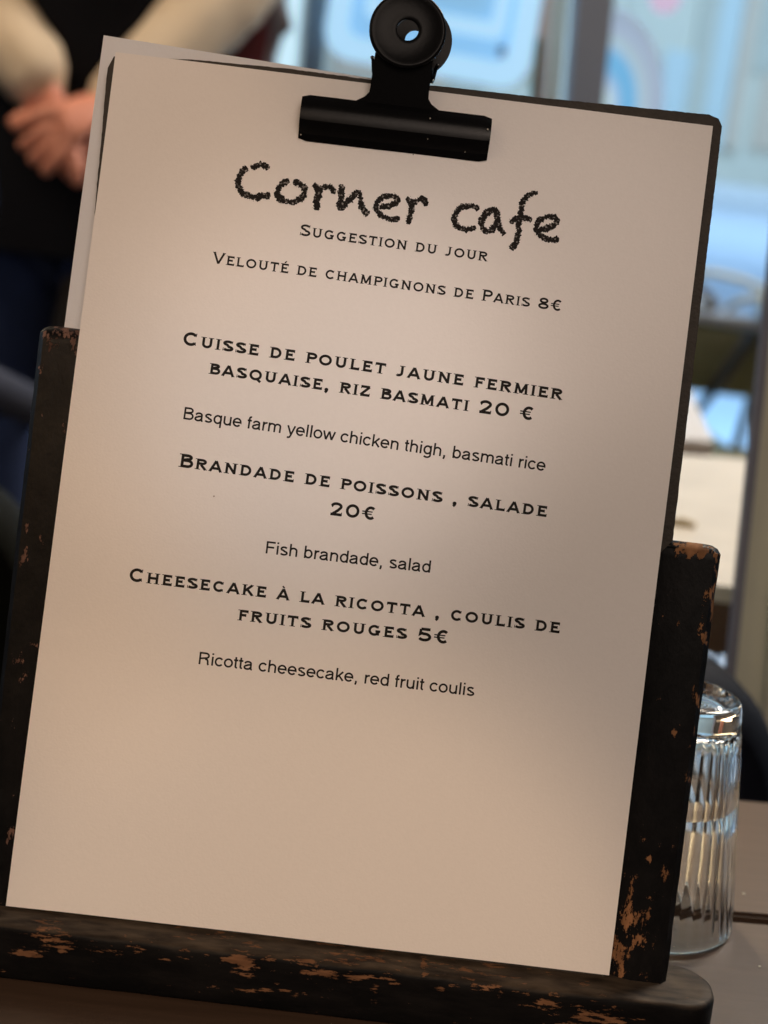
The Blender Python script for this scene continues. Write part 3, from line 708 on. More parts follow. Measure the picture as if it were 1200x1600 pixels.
post('post', (1020, 868), (936, 1525), 107, (1080, 847),
     [(1046, 1128, 838, 872, .46), (1104, 1124, 880, 980, .28), (1096, 1112, 985, 1010, .30), (1094, 1112, 925, 985, .22), (945, 985, 1425, 1545, .36), (962, 1022, 1400, 1470, .33), (985, 1012, 1440, 1500, .30), (1000, 1030, 1390, 1420, .30), (1046, 1060, 1140, 1152, .30), (1000, 1012, 1305, 1315, .26), (1008, 1024, 1335, 1352, .32), (1034, 1052, 1318, 1330, .26), (1030, 1046, 1355, 1376, .26), (1080, 1098, 1060, 1110, .18), (1070, 1092, 1080, 1200, .13), (955, 1040, 1512, 1530, .20), (990, 1004, 1355, 1380, .2)], 1)
# ================================================================== CLIPBOARD
def board():
    NB = -.0012; th = .0030
    raw = [(168, 106), (178, 88), (300, 93), (440, 106), (575, 124), (700, 136), (860, 154), (1000, 168), (1108, 179), (1123, 185), (1128, 197), (1124, 235), (1090, 520), (1051, 845), (1030, 866), (990, 1180), (944, 1527), (560, 1482), (70, 1424), (110, 900), (149, 320)]
    pts = []
    n = len(raw)
    for i in range(n):
        p, q = PF(*raw[i], NB), PF(*raw[(i + 1) % n], NB); m = max(1, int((q - p).length / .0012))
        for k in range(m):
            z = p + (q - p) * k / m
            j = .00012 * noise.noise(z * 300) + .00012 * noise.noise(z * 2600) if i not in (16, 17) else 0
            d = (q - p).normalized(); pts.append((z.x + d.y * j, z.y - d.x * j))
    bm = bmesh.new(); add_prism(bm, pts, NB - th, NB)
    o = bmobj('clipboard', bm, M['board'], None, PMAT)
    tag(o, 'dark brown fibreboard panel with rough edges behind the printed menu sheet', 'board')
board()

# ================================================================== SHEETS
C_TL, C_TR, C_BR, C_BL = PF(181, 82), PF(1113, 198), PF(950.5, 1522), PF(10, 1414.5)
def warp(x, y):                                           # how far the front sheet stands off the board
    u, v_ = x / .105, y / .1485
    w = .00025 + .00030 * (1 + math.sin(2.1 * u + 1.3 * v_ + .6)) + .00022 * (1 + math.sin(3.3 * v_ - 1.2 * u))
    w += .0022 * max(0, -u - .80) * max(0, .35 - v_) + .0006 * max(0, u - .7) ** 1 * 2
    w += .0007 * noise.noise(Vector((x * 22, y * 14, 2)))
    d = Vector((x + .0955, y + .0555)); w += .00035 * math.exp(-(d.x / .006) ** 2 - (d.y / .0022) ** 2)
    return w
def sheet_mesh(name, corners, fn, nx, ny, th):
    bm = bmesh.new(); G = []
    for j in range(ny + 1):
        row = []
        for i in range(nx + 1):
            s, t = i / nx, j / ny
            p = corners[3].lerp(corners[2], s).lerp(corners[0].lerp(corners[1], s), t)
            row.append(bm.verts.new((p.x, p.y, fn(p.x, p.y))))
        G.append(row)
    for j in range(ny):
        for i in range(nx): bm.faces.new((G[j][i], G[j][i + 1], G[j + 1][i + 1], G[j + 1][i]))
    r = bmesh.ops.extrude_face_region(bm, geom=list(bm.faces))
    for v_ in r['geom']:
        if isinstance(v_, bmesh.types.BMVert): v_.co.z -= th
    return bm
menu = bmobj('menu_sheet', sheet_mesh('menu_sheet', (C_TL, C_TR, C_BR, C_BL), warp, 84, 118, .00012), M['sheet'], None, PMAT, angle=40)
tag(menu, 'white printed menu sheet with black heading and dish names, clipped on the board', 'menu')

def back_n(x, y):
    c = PF(125, 440, -.006); 
    t = max(0, -(x - c.x) - .0015 + (c.y - y) * -.12)
    return -.0062 - .0006 * math.sin(26 * y + 2) + .0016 * math.exp(-((x + .0985 + (y - .02) * .05) / .0035) ** 2) * max(0, min(1, (.09 - y) / .05))
bs = [PF(162, 55, -.006), PF(1095, 205, -.006), PF(930, 1500, -.006), PF(-18, 1385, -.006)]
o = bmobj('spare_sheet', sheet_mesh('spare_sheet', bs, back_n, 120, 90, .00012), M['back_sheet'], None, PMAT, angle=40)
tag(o, 'plain white sheet sticking out at the upper left behind the board, slightly curled', 'sheet of paper')

# ================================================================== LETTERING
def arc(cx, cy, rx, ry, a0, a1, n=14):
    return [(cx + rx * math.cos(math.radians(a0 + (a1 - a0) * k / n)), cy + ry * math.sin(math.radians(a0 + (a1 - a0) * k / n))) for k in range(n + 1)]
def strip(pts, w, closed=False, lf=None):
    """outline quads of a constant-width pen line -> list of quads (2-D)"""
    n = len(pts); Ls, Rs = [], []
    for i in range(n):
        p = Vector(pts[i])
        a = Vector(pts[i - 1]) if (i > 0 or closed) else None
        b = Vector(pts[(i + 1) % n]) if (i < n - 1 or closed) else None
        d1 = (p - a).normalized() if a is not None and (p - a).length > 1e-9 else None
        d2 = (b - p).normalized() if b is not None and (b - p).length > 1e-9 else None
        d1 = d1 or d2; d2 = d2 or d1
        n1 = Vector((-d1.y, d1.x)); n2 = Vector((-d2.y, d2.x)); m = (n1 + n2)
        m = m.normalized() if m.length > 1e-6 else n1
        k = 1 / max(.5, m.dot(n1)); wl, wr = (w / 2, w / 2) if lf is None else lf(i, p)
        Ls.append(p + m * wl * k); Rs.append(p - m * wr * k)
    q = []
    for i in range(n if closed else n - 1):
        j = (i + 1) % n; q.append((Ls[i], Rs[i], Rs[j], Ls[j]))
    return q
# --- engraved small-serif capitals, cap height 1. each: advance, strokes(weight h)
def serif_glyph(ch, w):
    h = w / 2; t = w * .92
    S_, SE = [], []                                       # strokes, serif strokes (thin)
    sw = .060
    def ser(x, y, l=None, r=None):
        l = .10 + h if l is None else l * .95; r = .10 + h if r is None else r * .95
        yy = y + (sw / 2 if y < .5 else -sw / 2); SE.append([(x - l, yy), (x + r, yy)])
    def vs(x, y):                                         # small vertical nick at the end of a bar
        SE.append([(x, y - h - .035), (x, y + h + .035)])
    def st(*p): S_.append((list(p), False))
    if ch == 'A':
        W = 1.02; st((.10, 0), (.51, 1.0)); st((.51, 1.0), (.92, 0)); st((.26, .30), (.76, .30)); ser(.09, 0, .12, .14); ser(.93, 0, .14, .12)
    elif ch == 'B':
        W = .90; x = .12 + h; st((x, 0), (x, 1)); ser(x, 0, .12 + h, 0); ser(x, 1, .12 + h, 0)
        S_.append(([(x, 1 - h), (.52, 1 - h)] + arc(.52, .765, .22, .235 - h, 90, -90, 10) + [(x, .53)], False))
        S_.append(([(x, .53), (.56, .53)] + arc(.56, .265 + h / 2, .25, .265 - h / 2, 90, -90, 10) + [(x, h)], False))
    elif ch in 'CG':
        W = 1.02 if ch == 'C' else 1.08
        S_.append((arc(.53, .5, .46 - h, .5 - h, 42, 318, 26), False))
        SE.append([(.53 + (.46 - h) * .74 + .02, .70), (.53 + (.46 - h) * .74 + .05, .97)])
        if ch == 'C': SE.append([(.53 + (.46 - h) * .74 + .02, .30), (.53 + (.46 - h) * .74 + .05, .06)])
        else: st((.93 - h, .44), (.93 - h, .05)); st((.62, .42), (.99, .42))
    elif ch == 'D':
        W = 1.02; x = .12 + h; st((x, 0), (x, 1)); ser(x, 0, .12 + h, 0); ser(x, 1, .12 + h, 0)
        S_.append(([(x, 1 - h), (.46, 1 - h)] + arc(.46, .5, .48 - h, .5 - h, 90, -90, 18) + [(x, h)], False))
    elif ch in 'EF':
        W = .86 if ch == 'E' else .82; x = .12 + h; st((x, 0), (x, 1)); ser(x, 1, .12 + h, 0); ser(x, 0, .12 + h, 0 if ch == 'E' else .14)
        st((x, 1 - h), (.76, 1 - h)); vs(.765, 1 - h - .03); st((x, .52), (.62, .52)); vs(.62, .52)
        if ch == 'E': st((x, h), (.79, h)); vs(.795, h + .03)
    elif ch == 'H':
        W = 1.06; st((.12 + h, 0), (.12 + h, 1)); st((.94 - h, 0), (.94 - h, 1)); st((.2, .52), (.86, .52))
        for x in (.12 + h, .94 - h): ser(x, 0); ser(x, 1)
    elif ch == 'I':
        W = .40; st((.20, 0), (.20, 1)); ser(.2, 0); ser(.2, 1)
    elif ch == 'J':
        W = .74; x = .56 - h; S_.append(([(x, 1), (x, .34)] + arc(x - .24, .34, .24, .34 - h, 0, -120, 10), False)); ser(x, 1); SE.append([(.03, .16), (.13, .0)])
    elif ch == 'K':
        W = .98; x = .12 + h; st((x, 0), (x, 1)); ser(x, 0); ser(x, 1); st((x, .36), (.80, .97)); st((.42, .58), (.86, .03)); ser(.82, 1, .12, .10); ser(.88, 0, .12, .10)
    elif ch == 'L':
        W = .82; x = .12 + h; st((x, 0), (x, 1)); ser(x, 1); ser(x, 0, .12 + h, 0); st((x, h), (.76, h)); vs(.765, h + .03)
    elif ch == 'M':
        W = 1.20; st((.12 + h * .8, 0), (.17 + h * .8, 1)); st((.17 + h, 1 - h), (.60, .10)); st((.60, .10), (1.03 - h, 1 - h)); st((1.08 - h * .8, 0), (1.03 - h * .8, 1))
        ser(.12 + h, 0); ser(1.08 - h, 0); ser(.17 + h, 1, .12 + h, 0); ser(1.03 - h, 1, 0, .12 + h)
    elif ch == 'N':
        W = 1.06; st((.12 + h, 0), (.12 + h, 1)); st((.12 + h, 1 - h * .6), (.94 - h, h * .6)); st((.94 - h, 0), (.94 - h, 1)); ser(.12 + h, 0); ser(.94 - h, 1); ser(.12 + h, 1, .12 + h, 0)
    elif ch in 'OQ':
        W = 1.10; S_.append((arc(.55, .5, .50 - h, .5 - h, 0, 360 - 360 / 32, 31), True))
        if ch == 'Q': st((.62, .20), (.98, -.12))
    elif ch == 'P':
        W = .86; x = .12 + h; st((x, 0), (x, 1)); ser(x, 0); ser(x, 1, .12 + h, 0)
        S_.append(([(x, 1 - h), (.52, 1 - h)] + arc(.52, .70, .27, .30 - h, 90, -90, 12) + [(x, .40 + h)], False))
    elif ch == 'R':
        W = .98; x = .12 + h; st((x, 0), (x, 1)); ser(x, 0); ser(x, 1, .12 + h, 0)
        S_.append(([(x, 1 - h), (.54, 1 - h)] + arc(.54, .73, .26, .27 - h, 90, -90, 12) + [(x, .46 + h)], False)); st((.46, .48), (.84, .02)); ser(.88, 0, .12, .10)
    elif ch == 'S':
        W = .86; S_.append((arc(.43, .745, .30, .255 - h, 28, 270, 14)[:-1] + [(.43, .515)] + arc(.44, .265, .33, .265 - h, 80, -150, 14), False))
        SE.append([(.73, .72), (.75, .98)]); SE.append([(.09, .30), (.07, .02)])
    elif ch == 'T':
        W = .90; st((.45, 0), (.45, 1)); st((.07, 1 - h), (.83, 1 - h)); ser(.45, 0); vs(.07, 1 - h - .05); vs(.83, 1 - h - .05)
    elif ch == 'U':
        W = 1.04; x0, x1 = .13 + h, .91 - h; S_.append(([(x0, 1), (x0, .38)] + arc((x0 + x1) / 2, .38, (x1 - x0) / 2, .38 - h, 180, 360, 16) + [(x1, 1)], False)); ser(x0, 1); ser(x1, 1)
    elif ch == 'V':
        W = 1.0; st((.10, 1), (.50, .02)); st((.50, .02), (.90, 1)); ser(.09, 1, .12, .14); ser(.91, 1, .14, .12)
    elif ch == 'Z':
        W = .88; st((.10, 1 - h), (.78, 1 - h)); st((.76, 1 - h), (.10, h)); st((.08, h), (.80, h)); vs(.11, 1 - h - .05); vs(.80, h + .05)
    elif ch == '2':
        W = .90; S_.append(([(.10, .70)] + arc(.43, .70, .30, .30 - h, 175, -30, 14) + [(.55, .42), (.14, .06)], False)); st((.08, h), (.80, h)); vs(.80, h + .05)
    elif ch == '0':
        W = 1.0; S_.append((arc(.50, .5, .45 - h, .5 - h, 0, 360 - 360 / 30, 29), True))
    elif ch == '5':
        W = .90; st((.20, 1 - h), (.76, 1 - h)); S_.append(([(.20, 1 - h), (.16, .52), (.26, .60)] + arc(.43, .33, .34, .33 - h, 100, -150, 14), False))
    elif ch == '8':
        W = .92; S_.append((arc(.46, .745, .27, .255 - h, 0, 345, 20), True)); S_.append((arc(.46, .27, .34, .27 - h, 0, 345, 20), True))
    elif ch == '\u20ac':
        sw = .085; W = 1.0; S_.append((arc(.58, .5, .40 - h, .5 - h, 48, 312, 22), False)); SE.append([(.02, .59), (.70, .59)]); SE.append([(.02, .41), (.66, .41)])
    elif ch == ',':
        W = .40; S_.append(([(.20, .15), (.24, .08), (.20, -.06), (.10, -.18)], False)); S_.append((arc(.19, .10, .05, .05, 0, 330, 9), True))
    elif ch == ' ':
        W = .52
    else: W = .5
    return W, [(p, c, w) for p, c in S_] + [(p, False, sw) for p in SE]
# --- plain grotesque, in em (cap .72, x .523)
def sans_glyph(ch, w):
    h = w / 2; X = .523; C = .72; S_ = []
    def st(*p): S_.append((list(p), False))
    def bowl(cx, rx): S_.append((arc(cx, X / 2, rx, X / 2 - h + .006, 0, 345, 24), True))
    if ch == 'a':
        W = .556; S_.append(([(.075, .37)] + arc(.26, .37, .16, X - h - .37, 165, 0, 10) + [(.425, .13)] + arc(.49, .08, .065, .045, 180, 280, 5), False))
        S_.append(([(.42, .315), (.24, .275)] + arc(.22, .145, .15, .145 - h + .01, 100, 280, 10) + [(.33, .06), (.42, .16)], False))
    elif ch in 'bdq':
        W = .556; x = .10 if ch == 'b' else .456; S_.append((arc(.278, X / 2, .19, X / 2 - h + .008, 0, 345, 24), True))
        st((x, 0 if ch != 'q' else -.21), (x, C if ch != 'q' else X))
    elif ch == 'c':
        W = .5; S_.append((arc(.265, X / 2, .20, X / 2 - h + .008, 38, 322, 20), False))
    elif ch == 'e':
        W = .556; S_.append(([(.075, .265), (.475, .265)] + arc(.275, X / 2, .205, X / 2 - h + .008, 0, 320, 24), False))
    elif ch == 'f':
        W = .278; S_.append(([(.12, 0), (.12, .60)] + arc(.22, .60, .10, C - h - .60 + .01, 180, 80, 6), False)); st((.015, X - h), (.255, X - h))
    elif ch == 'g':
        W = .556; S_.append((arc(.278, X / 2, .19, X / 2 - h + .008, 0, 345, 24), True)); S_.append(([(.456, X), (.456, -.04)] + arc(.27, -.04, .186, .16 - h + .02, 0, -150, 10), False))
    elif ch in 'hn':
        W = .556; st((.105, 0), (.105, C if ch == 'h' else X)); S_.append(([(.105, .30)] + arc(.28, .33, .17, X - h - .33, 170, 0, 10) + [(.45, 0)], False))
    elif ch == 'm':
        W = .833; st((.10, 0), (.10, X))
        for x in (.10, .415): S_.append(([(x, .32)] + arc(x + .165, .35, .152, X - h - .35, 170, 0, 10) + [(x + .317, 0)], False))
    elif ch == 'i':
        W = .222; st((.111, 0), (.111, X)); st((.111, C - .10), (.111, C))
    elif ch == 'k':
        W = .5; st((.10, 0), (.10, C)); st((.10, .17), (.44, X)); st((.22, .30), (.46, 0))
    elif ch == 'l':
        W = .222; st((.111, 0), (.111, C))
    elif ch == 'o':
        W = .556; S_.append((arc(.278, X / 2, .205, X / 2 - h + .008, 0, 345, 24), True))
    elif ch == 'r':
        W = .333; st((.105, 0), (.105, X)); S_.append(([(.105, .30)] + arc(.28, .34, .16, X - h - .34, 160, 75, 7), False))
    elif ch == 's':
        W = .5; S_.append((arc(.25, .385, .155, X - h - .385 + .008, 25, 262, 12) + arc(.25, .14, .175, .14 - h + .008, 80, -158, 12), False))
    elif ch == 't':
        W = .278; S_.append(([(.125, .66), (.125, .12)] + arc(.20, .12, .075, .12 - h + .004, 180, 290, 6), False)); st((.015, X - h), (.255, X - h))
    elif ch == 'u':
        W = .556; S_.append(([(.105, X), (.105, .20)] + arc(.275, .20, .17, .20 - h + .008, 180, 350, 10), False)); st((.451, 0), (.451, X))
    elif ch == 'w':
        W = .722; st((.04, X), (.20, .02)); st((.20, .02), (.361, X - .02)); st((.361, X - .02), (.522, .02)); st((.522, .02), (.682, X))
    elif ch == 'y':
        W = .5; st((.045, X), (.255, .02)); S_.append(([(.455, X), (.25, -.06), (.20, -.15), (.13, -.175), (.06, -.165)], False))
    elif ch == 'B':
        W = .667; x = .12; st((x, 0), (x, C)); S_.append(([(x, C - h), (.36, C - h)] + arc(.38, .545, .165, C - h - .545, 90, -90, 10) + [(x, .38)], False)); S_.append(([(x, .38), (.38, .38)] + arc(.40, .19 + h / 2, .185, .19 - h / 2, 90, -90, 10) + [(x, h)], False))
    elif ch == 'F':
        W = .611; st((.13, 0), (.13, C)); st((.13, C - h), (.58, C - h)); st((.13, .375), (.52, .375))
    elif ch == 'R':
        W = .722; x = .13; st((x, 0), (x, C)); S_.append(([(x, C - h), (.42, C - h)] + arc(.44, .53, .17, C - h - .53, 90, -90, 10) + [(x, .34)], False)); S_.append(([(.42, .34), (.54, .30), (.575, .20), (.585, .07), (.62, 0)], False))
    elif ch == ',':
        W = .278; st((.139, .10), (.139, 0)); st((.150, .02), (.105, -.13))
    else: W = .278
    return W, [(p, c, w) for p, c in S_]

def build_line(name, text, style, p0, p1, w, big=1.25, cap_px=14.0, label=None):
    """text: upper-case letters marked by '^' before a full-size capital. Baseline runs p0 -> p1 in the sheet's own plane."""
    A = PF(*p0); B = PF(*p1); A.z = B.z = 0
    items = []; x = 0; i = 0; raw = []
    while i < len(text):
        ch = text[i]; sc = 1.0
        if ch == '^': i += 1; ch = text[i]; sc = big
        base_ch = {'\u00c9': 'E', '\u00c0': 'A'}.get(ch, ch)
        if style == 'serif':
            W, st = serif_glyph(base_ch, w / sc * (1.0 if sc == 1 else 1.12))
            if ch == '\u00c9': st = st + [([(.38, 1.08), (.56, 1.26)], False, .13)]
            if ch == '\u00c0': st = st + [([(.40, 1.26), (.56, 1.08)], False, .13)]
        else:
            W, st = sans_glyph(base_ch, w)
        raw.append((x, sc, st)); x += W * sc + (.125 if style == 'serif' else 0.0); i += 1
    x0 = min((gx + sc * p[0] for gx, sc, st in raw for (pl, c, sw) in st for p in pl)); x1 = max((gx + sc * p[0] for gx, sc, st in raw for (pl, c, sw) in st for p in pl))
    k = (B - A).length / (x1 - x0); dx = (B - A).normalized(); dy = Vector((-dx.y, dx.x, 0))
    kv = cap_px / 4480 / (1.0 if style == 'serif' else .72)
    bm = bmesh.new(); lev = 0
    for gx, sc, st in raw:
        for (pl, closed, sw) in st:
            lev = (lev + 1) % 7
            pts = [((gx + sc * p[0] - x0) * k, sc * p[1] * kv) for p in pl]
            # keep pen weight even although x and y scales differ
            for q in strip(pts, sw * sc * (k + kv) / 2, closed):
                vs = []
                for c in q:
                    w_ = A + dx * c.x + dy * c.y
                    vs.append(bm.verts.new((w_.x, w_.y, warp(w_.x, w_.y) + .00004 + lev * .000004)))
                try: bm.faces.new(vs)
                except ValueError: pass
    o = bmobj(name, bm, M['ink'], menu, PMAT)
    if label: o['label'] = label
    return o, k, kv
EU = '\u20ac'
LOG = []
def LN(*a, **k): LOG.append((a[1], build_line(*a, **k)[1:]))
LN('subtitle_line', '^SUGGESTION DU JOUR', 'serif', (469, 369.0), (761, 409.3), .188, cap_px=14.4)
LN('soup_line', '^VELOUT\u00c9 DE CHAMPIGNONS DE ^PARIS ^8^' + EU, 'serif', (331, 411.5), (873.7, 487.0), .188, cap_px=14.4, big=1.22)
LN('dish_line', '^CUISSE DE POULET JAUNE FERMIER', 'serif', (288, 539.3), (877.6, 625.6), .216, cap_px=16.6)
LN('dish_line', 'BASQUAISE, RIZ BASMATI ^2^0 ^' + EU, 'serif', (326, 584.0), (829, 657.2), .216, cap_px=16.6)
LN('translation_line', 'Basque farm yellow chicken thigh, basmati rice', 'sans', (288, 655.3), (849.3, 736.3), .103, cap_px=19.2)
LN('dish_line', '^BRANDADE DE POISSONS , SALADE', 'serif', (279, 729.3), (852.5, 807.8), .216, cap_px=16.6)
LN('price_line', '^2^0^' + EU, 'serif', (516, 804.8), (582.7, 812.8), .216, cap_px=16.6)
LN('translation_line', 'Fish brandade, salad', 'sans', (416.5, 864.7), (670.5, 894.8), .103, cap_px=19.2)
LN('dish_line', '^CHEESECAKE \u00c0 LA RICOTTA , COULIS DE', 'serif', (204, 908.0), (873, 989.3), .216, cap_px=16.6)
LN('dish_line', 'FRUITS ROUGES ^5^' + EU, 'serif', (371, 968.8), (696.5, 1005.8), .216, cap_px=16.6)
LN('translation_line', 'Ricotta cheesecake, red fruit coulis', 'sans', (311.6, 1037.6), (739, 1087.5), .103, cap_px=19.2)
for l in LOG: print('LINE', l)

# chalk-like heading, each pen stroke traced on the sheet with a ragged edge
c1_ = lambda pts: [(350 + x / 4.2857, 240 + y / 4.2857) for x, y in pts]
c2_ = lambda pts: [(600 + x / 4, 270 + y / 4) for x, y in pts]
title = [
    (c1_([(298, 112), (282, 92), (258, 84), (230, 84), (200, 93), (180, 100)]), 7.2), (c1_([(158, 98), (132, 118), (106, 150), (97, 190), (102, 232), (125, 268), (160, 288), (205, 298), (250, 294), (312, 280)]), 7.8),
    (c1_([(440, 190), (405, 202), (375, 228), (358, 258), (362, 290), (390, 316), (430, 328), (470, 328), (508, 310), (534, 282), (542, 252), (528, 226), (500, 208), (462, 196)]), 7.2),
    (c1_([(600, 208), (626, 232), (632, 262), (626, 310), (616, 384)]), 7.8), (c1_([(632, 258), (655, 238), (690, 222), (718, 230), (730, 250), (726, 274)]), 7.4),
    (c1_([(788, 210), (784, 260), (780, 320), (776, 388)]), 7.2), (c1_([(776, 378), (815, 335), (850, 300), (890, 262), (908, 268), (914, 310), (918, 360), (938, 392), (966, 418)]), 7.6),
    (c1_([(1040, 362), (1085, 362), (1140, 344), (1162, 322), (1150, 296), (1110, 286), (1065, 296), (1030, 325), (1016, 365), (1030, 402), (1068, 430), (1110, 442), (1178, 442)]), 7.0),
    (c2_([(138, 162), (164, 184), (170, 212), (164, 255), (148, 326)]), 7.6), (c2_([(168, 208), (200, 184), (234, 172), (256, 186), (262, 214)]), 7.4),
    (c2_([(586, 240), (568, 218), (535, 210), (500, 212), (468, 232), (442, 262), (434, 296), (448, 328), (480, 350), (520, 358), (574, 344)]), 7.2),
    (c2_([(700, 246), (680, 236), (652, 246), (624, 276), (606, 312), (610, 348), (632, 368), (664, 366), (690, 338), (704, 296), (702, 246), (712, 300), (722, 350), (752, 390)]), 7.2),
    (c2_([(960, 128), (925, 132), (892, 152), (868, 188), (854, 240), (844, 310), (838, 380), (822, 434), (790, 482)]), 7.0), (c2_([(784, 316), (830, 292), (880, 288), (924, 298)]), 7.2),
    (c2_([(965, 356), (1012, 352), (1062, 332), (1080, 304), (1062, 280), (1022, 276), (982, 292), (954, 324), (950, 362), (970, 392), (1012, 414), (1092, 424)]), 7.0)]
bm = bmesh.new()
for si, (pl, wpx) in enumerate(title):
    P = [PF(*p) for p in pl]
    Pd = []
    # Catmull-Rom resample
    for i in range(len(P) - 1):
        a, b, c, d = P[max(0, i - 1)], P[i], P[i + 1], P[min(len(P) - 1, i + 2)]
        m = max(2, int((c - b).length / .00022))
        for k in range(m):
            t = k / m
            Pd.append(.5 * ((2 * b) + (c - a) * t + (2 * a - 5 * b + 4 * c - d) * t * t + (3 * b - a - 3 * c + d) * t ** 3))
    Pd.append(P[-1]); pts = [(p.x, p.y) for p in Pd]; w = wpx * 1.26 / 4480
    def lf(i, p, w=w, n=len(pts), si=si):
        e = min(1, .62 + .5 * min(i, n - 1 - i) / 6)
        f = lambda s: .5 * w * e * (1.0 + .42 * noise.noise(Vector((i * .85, s, si * 3.1))) + .42 * noise.noise(Vector((i * .31, s, si * 1.7))) + .5 * noise.noise(Vector((i * .09, s, si * 5.1))) + .40 * (random.random() - .5))
        return f(.3), f(7.7)
    for q in strip(pts, w, False, lf):
        vs = [bm.verts.new((c.x, c.y, warp(c.x, c.y) + .00004 + (si % 5) * .000006)) for c in q]
        bm.faces.new(vs)
    for _ in range(int(len(pts) * .35)):                  # stray chalk grains beside the stroke
        i = random.randrange(len(pts) - 1); p = Vector(pts[i]); d = (Vector(pts[i + 1]) - p); nrm = Vector((-d.y, d.x)).normalized() if d.length > 0 else Vector((1, 0))
        c = p + nrm * random.choice((-1, 1)) * w * random.uniform(.48, .64); s = random.uniform(.00006, .00015)
        vs = [bm.verts.new((c.x + s * math.cos(a), c.y + s * math.sin(a), warp(c.x, c.y) + .00004)) for a in (.3, 2.2, 4.4)]
        bm.faces.new(vs)
chalk = mat('chalky_ink', (.012, .010, .009), .8, spec=.2)
_nt = chalk.node_tree; _b = _nt.nodes['Principled BSDF']
_tc = N(_nt, 'ShaderNodeTexCoord'); _nz = N(_nt, 'ShaderNodeTexNoise'); _nz.inputs['Scale'].default_value = 1100; _nz.inputs['Detail'].default_value = 3
_nt.links.new(_tc.outputs['Object'], _nz.inputs['Vector'])
_r = N(_nt, 'ShaderNodeValToRGB'); _nt.links.new(_nz.outputs['Fac'], _r.inputs[0]); _nt.links.new(_r.outputs[0], _b.inputs['Base Color'])
_r.color_ramp.elements[0].position = .58; _r.color_ramp.elements[0].color = (.012, .010, .009, 1)
_r.color_ramp.elements[1].position = .70; _r.color_ramp.elements[1].color = (.34, .31, .29, 1)
bmobj('heading', bm, chalk, menu, PMAT)
# tiny grey speck on the sheet
bm = bmesh.new(); sp = PF(334.5, 775.5); add_prism(bm, [(sp.x + .0003 * math.cos(a), sp.y + .0003 * math.sin(a)) for a in [k * .8 for k in range(8)]], 0, .00003, lambda v: Vector((v.x, v.y, v.z + warp(v.x, v.y))))
bmobj('speck', bm, mat('grey_speck', (.35, .28, .24), .8), menu, PMAT)

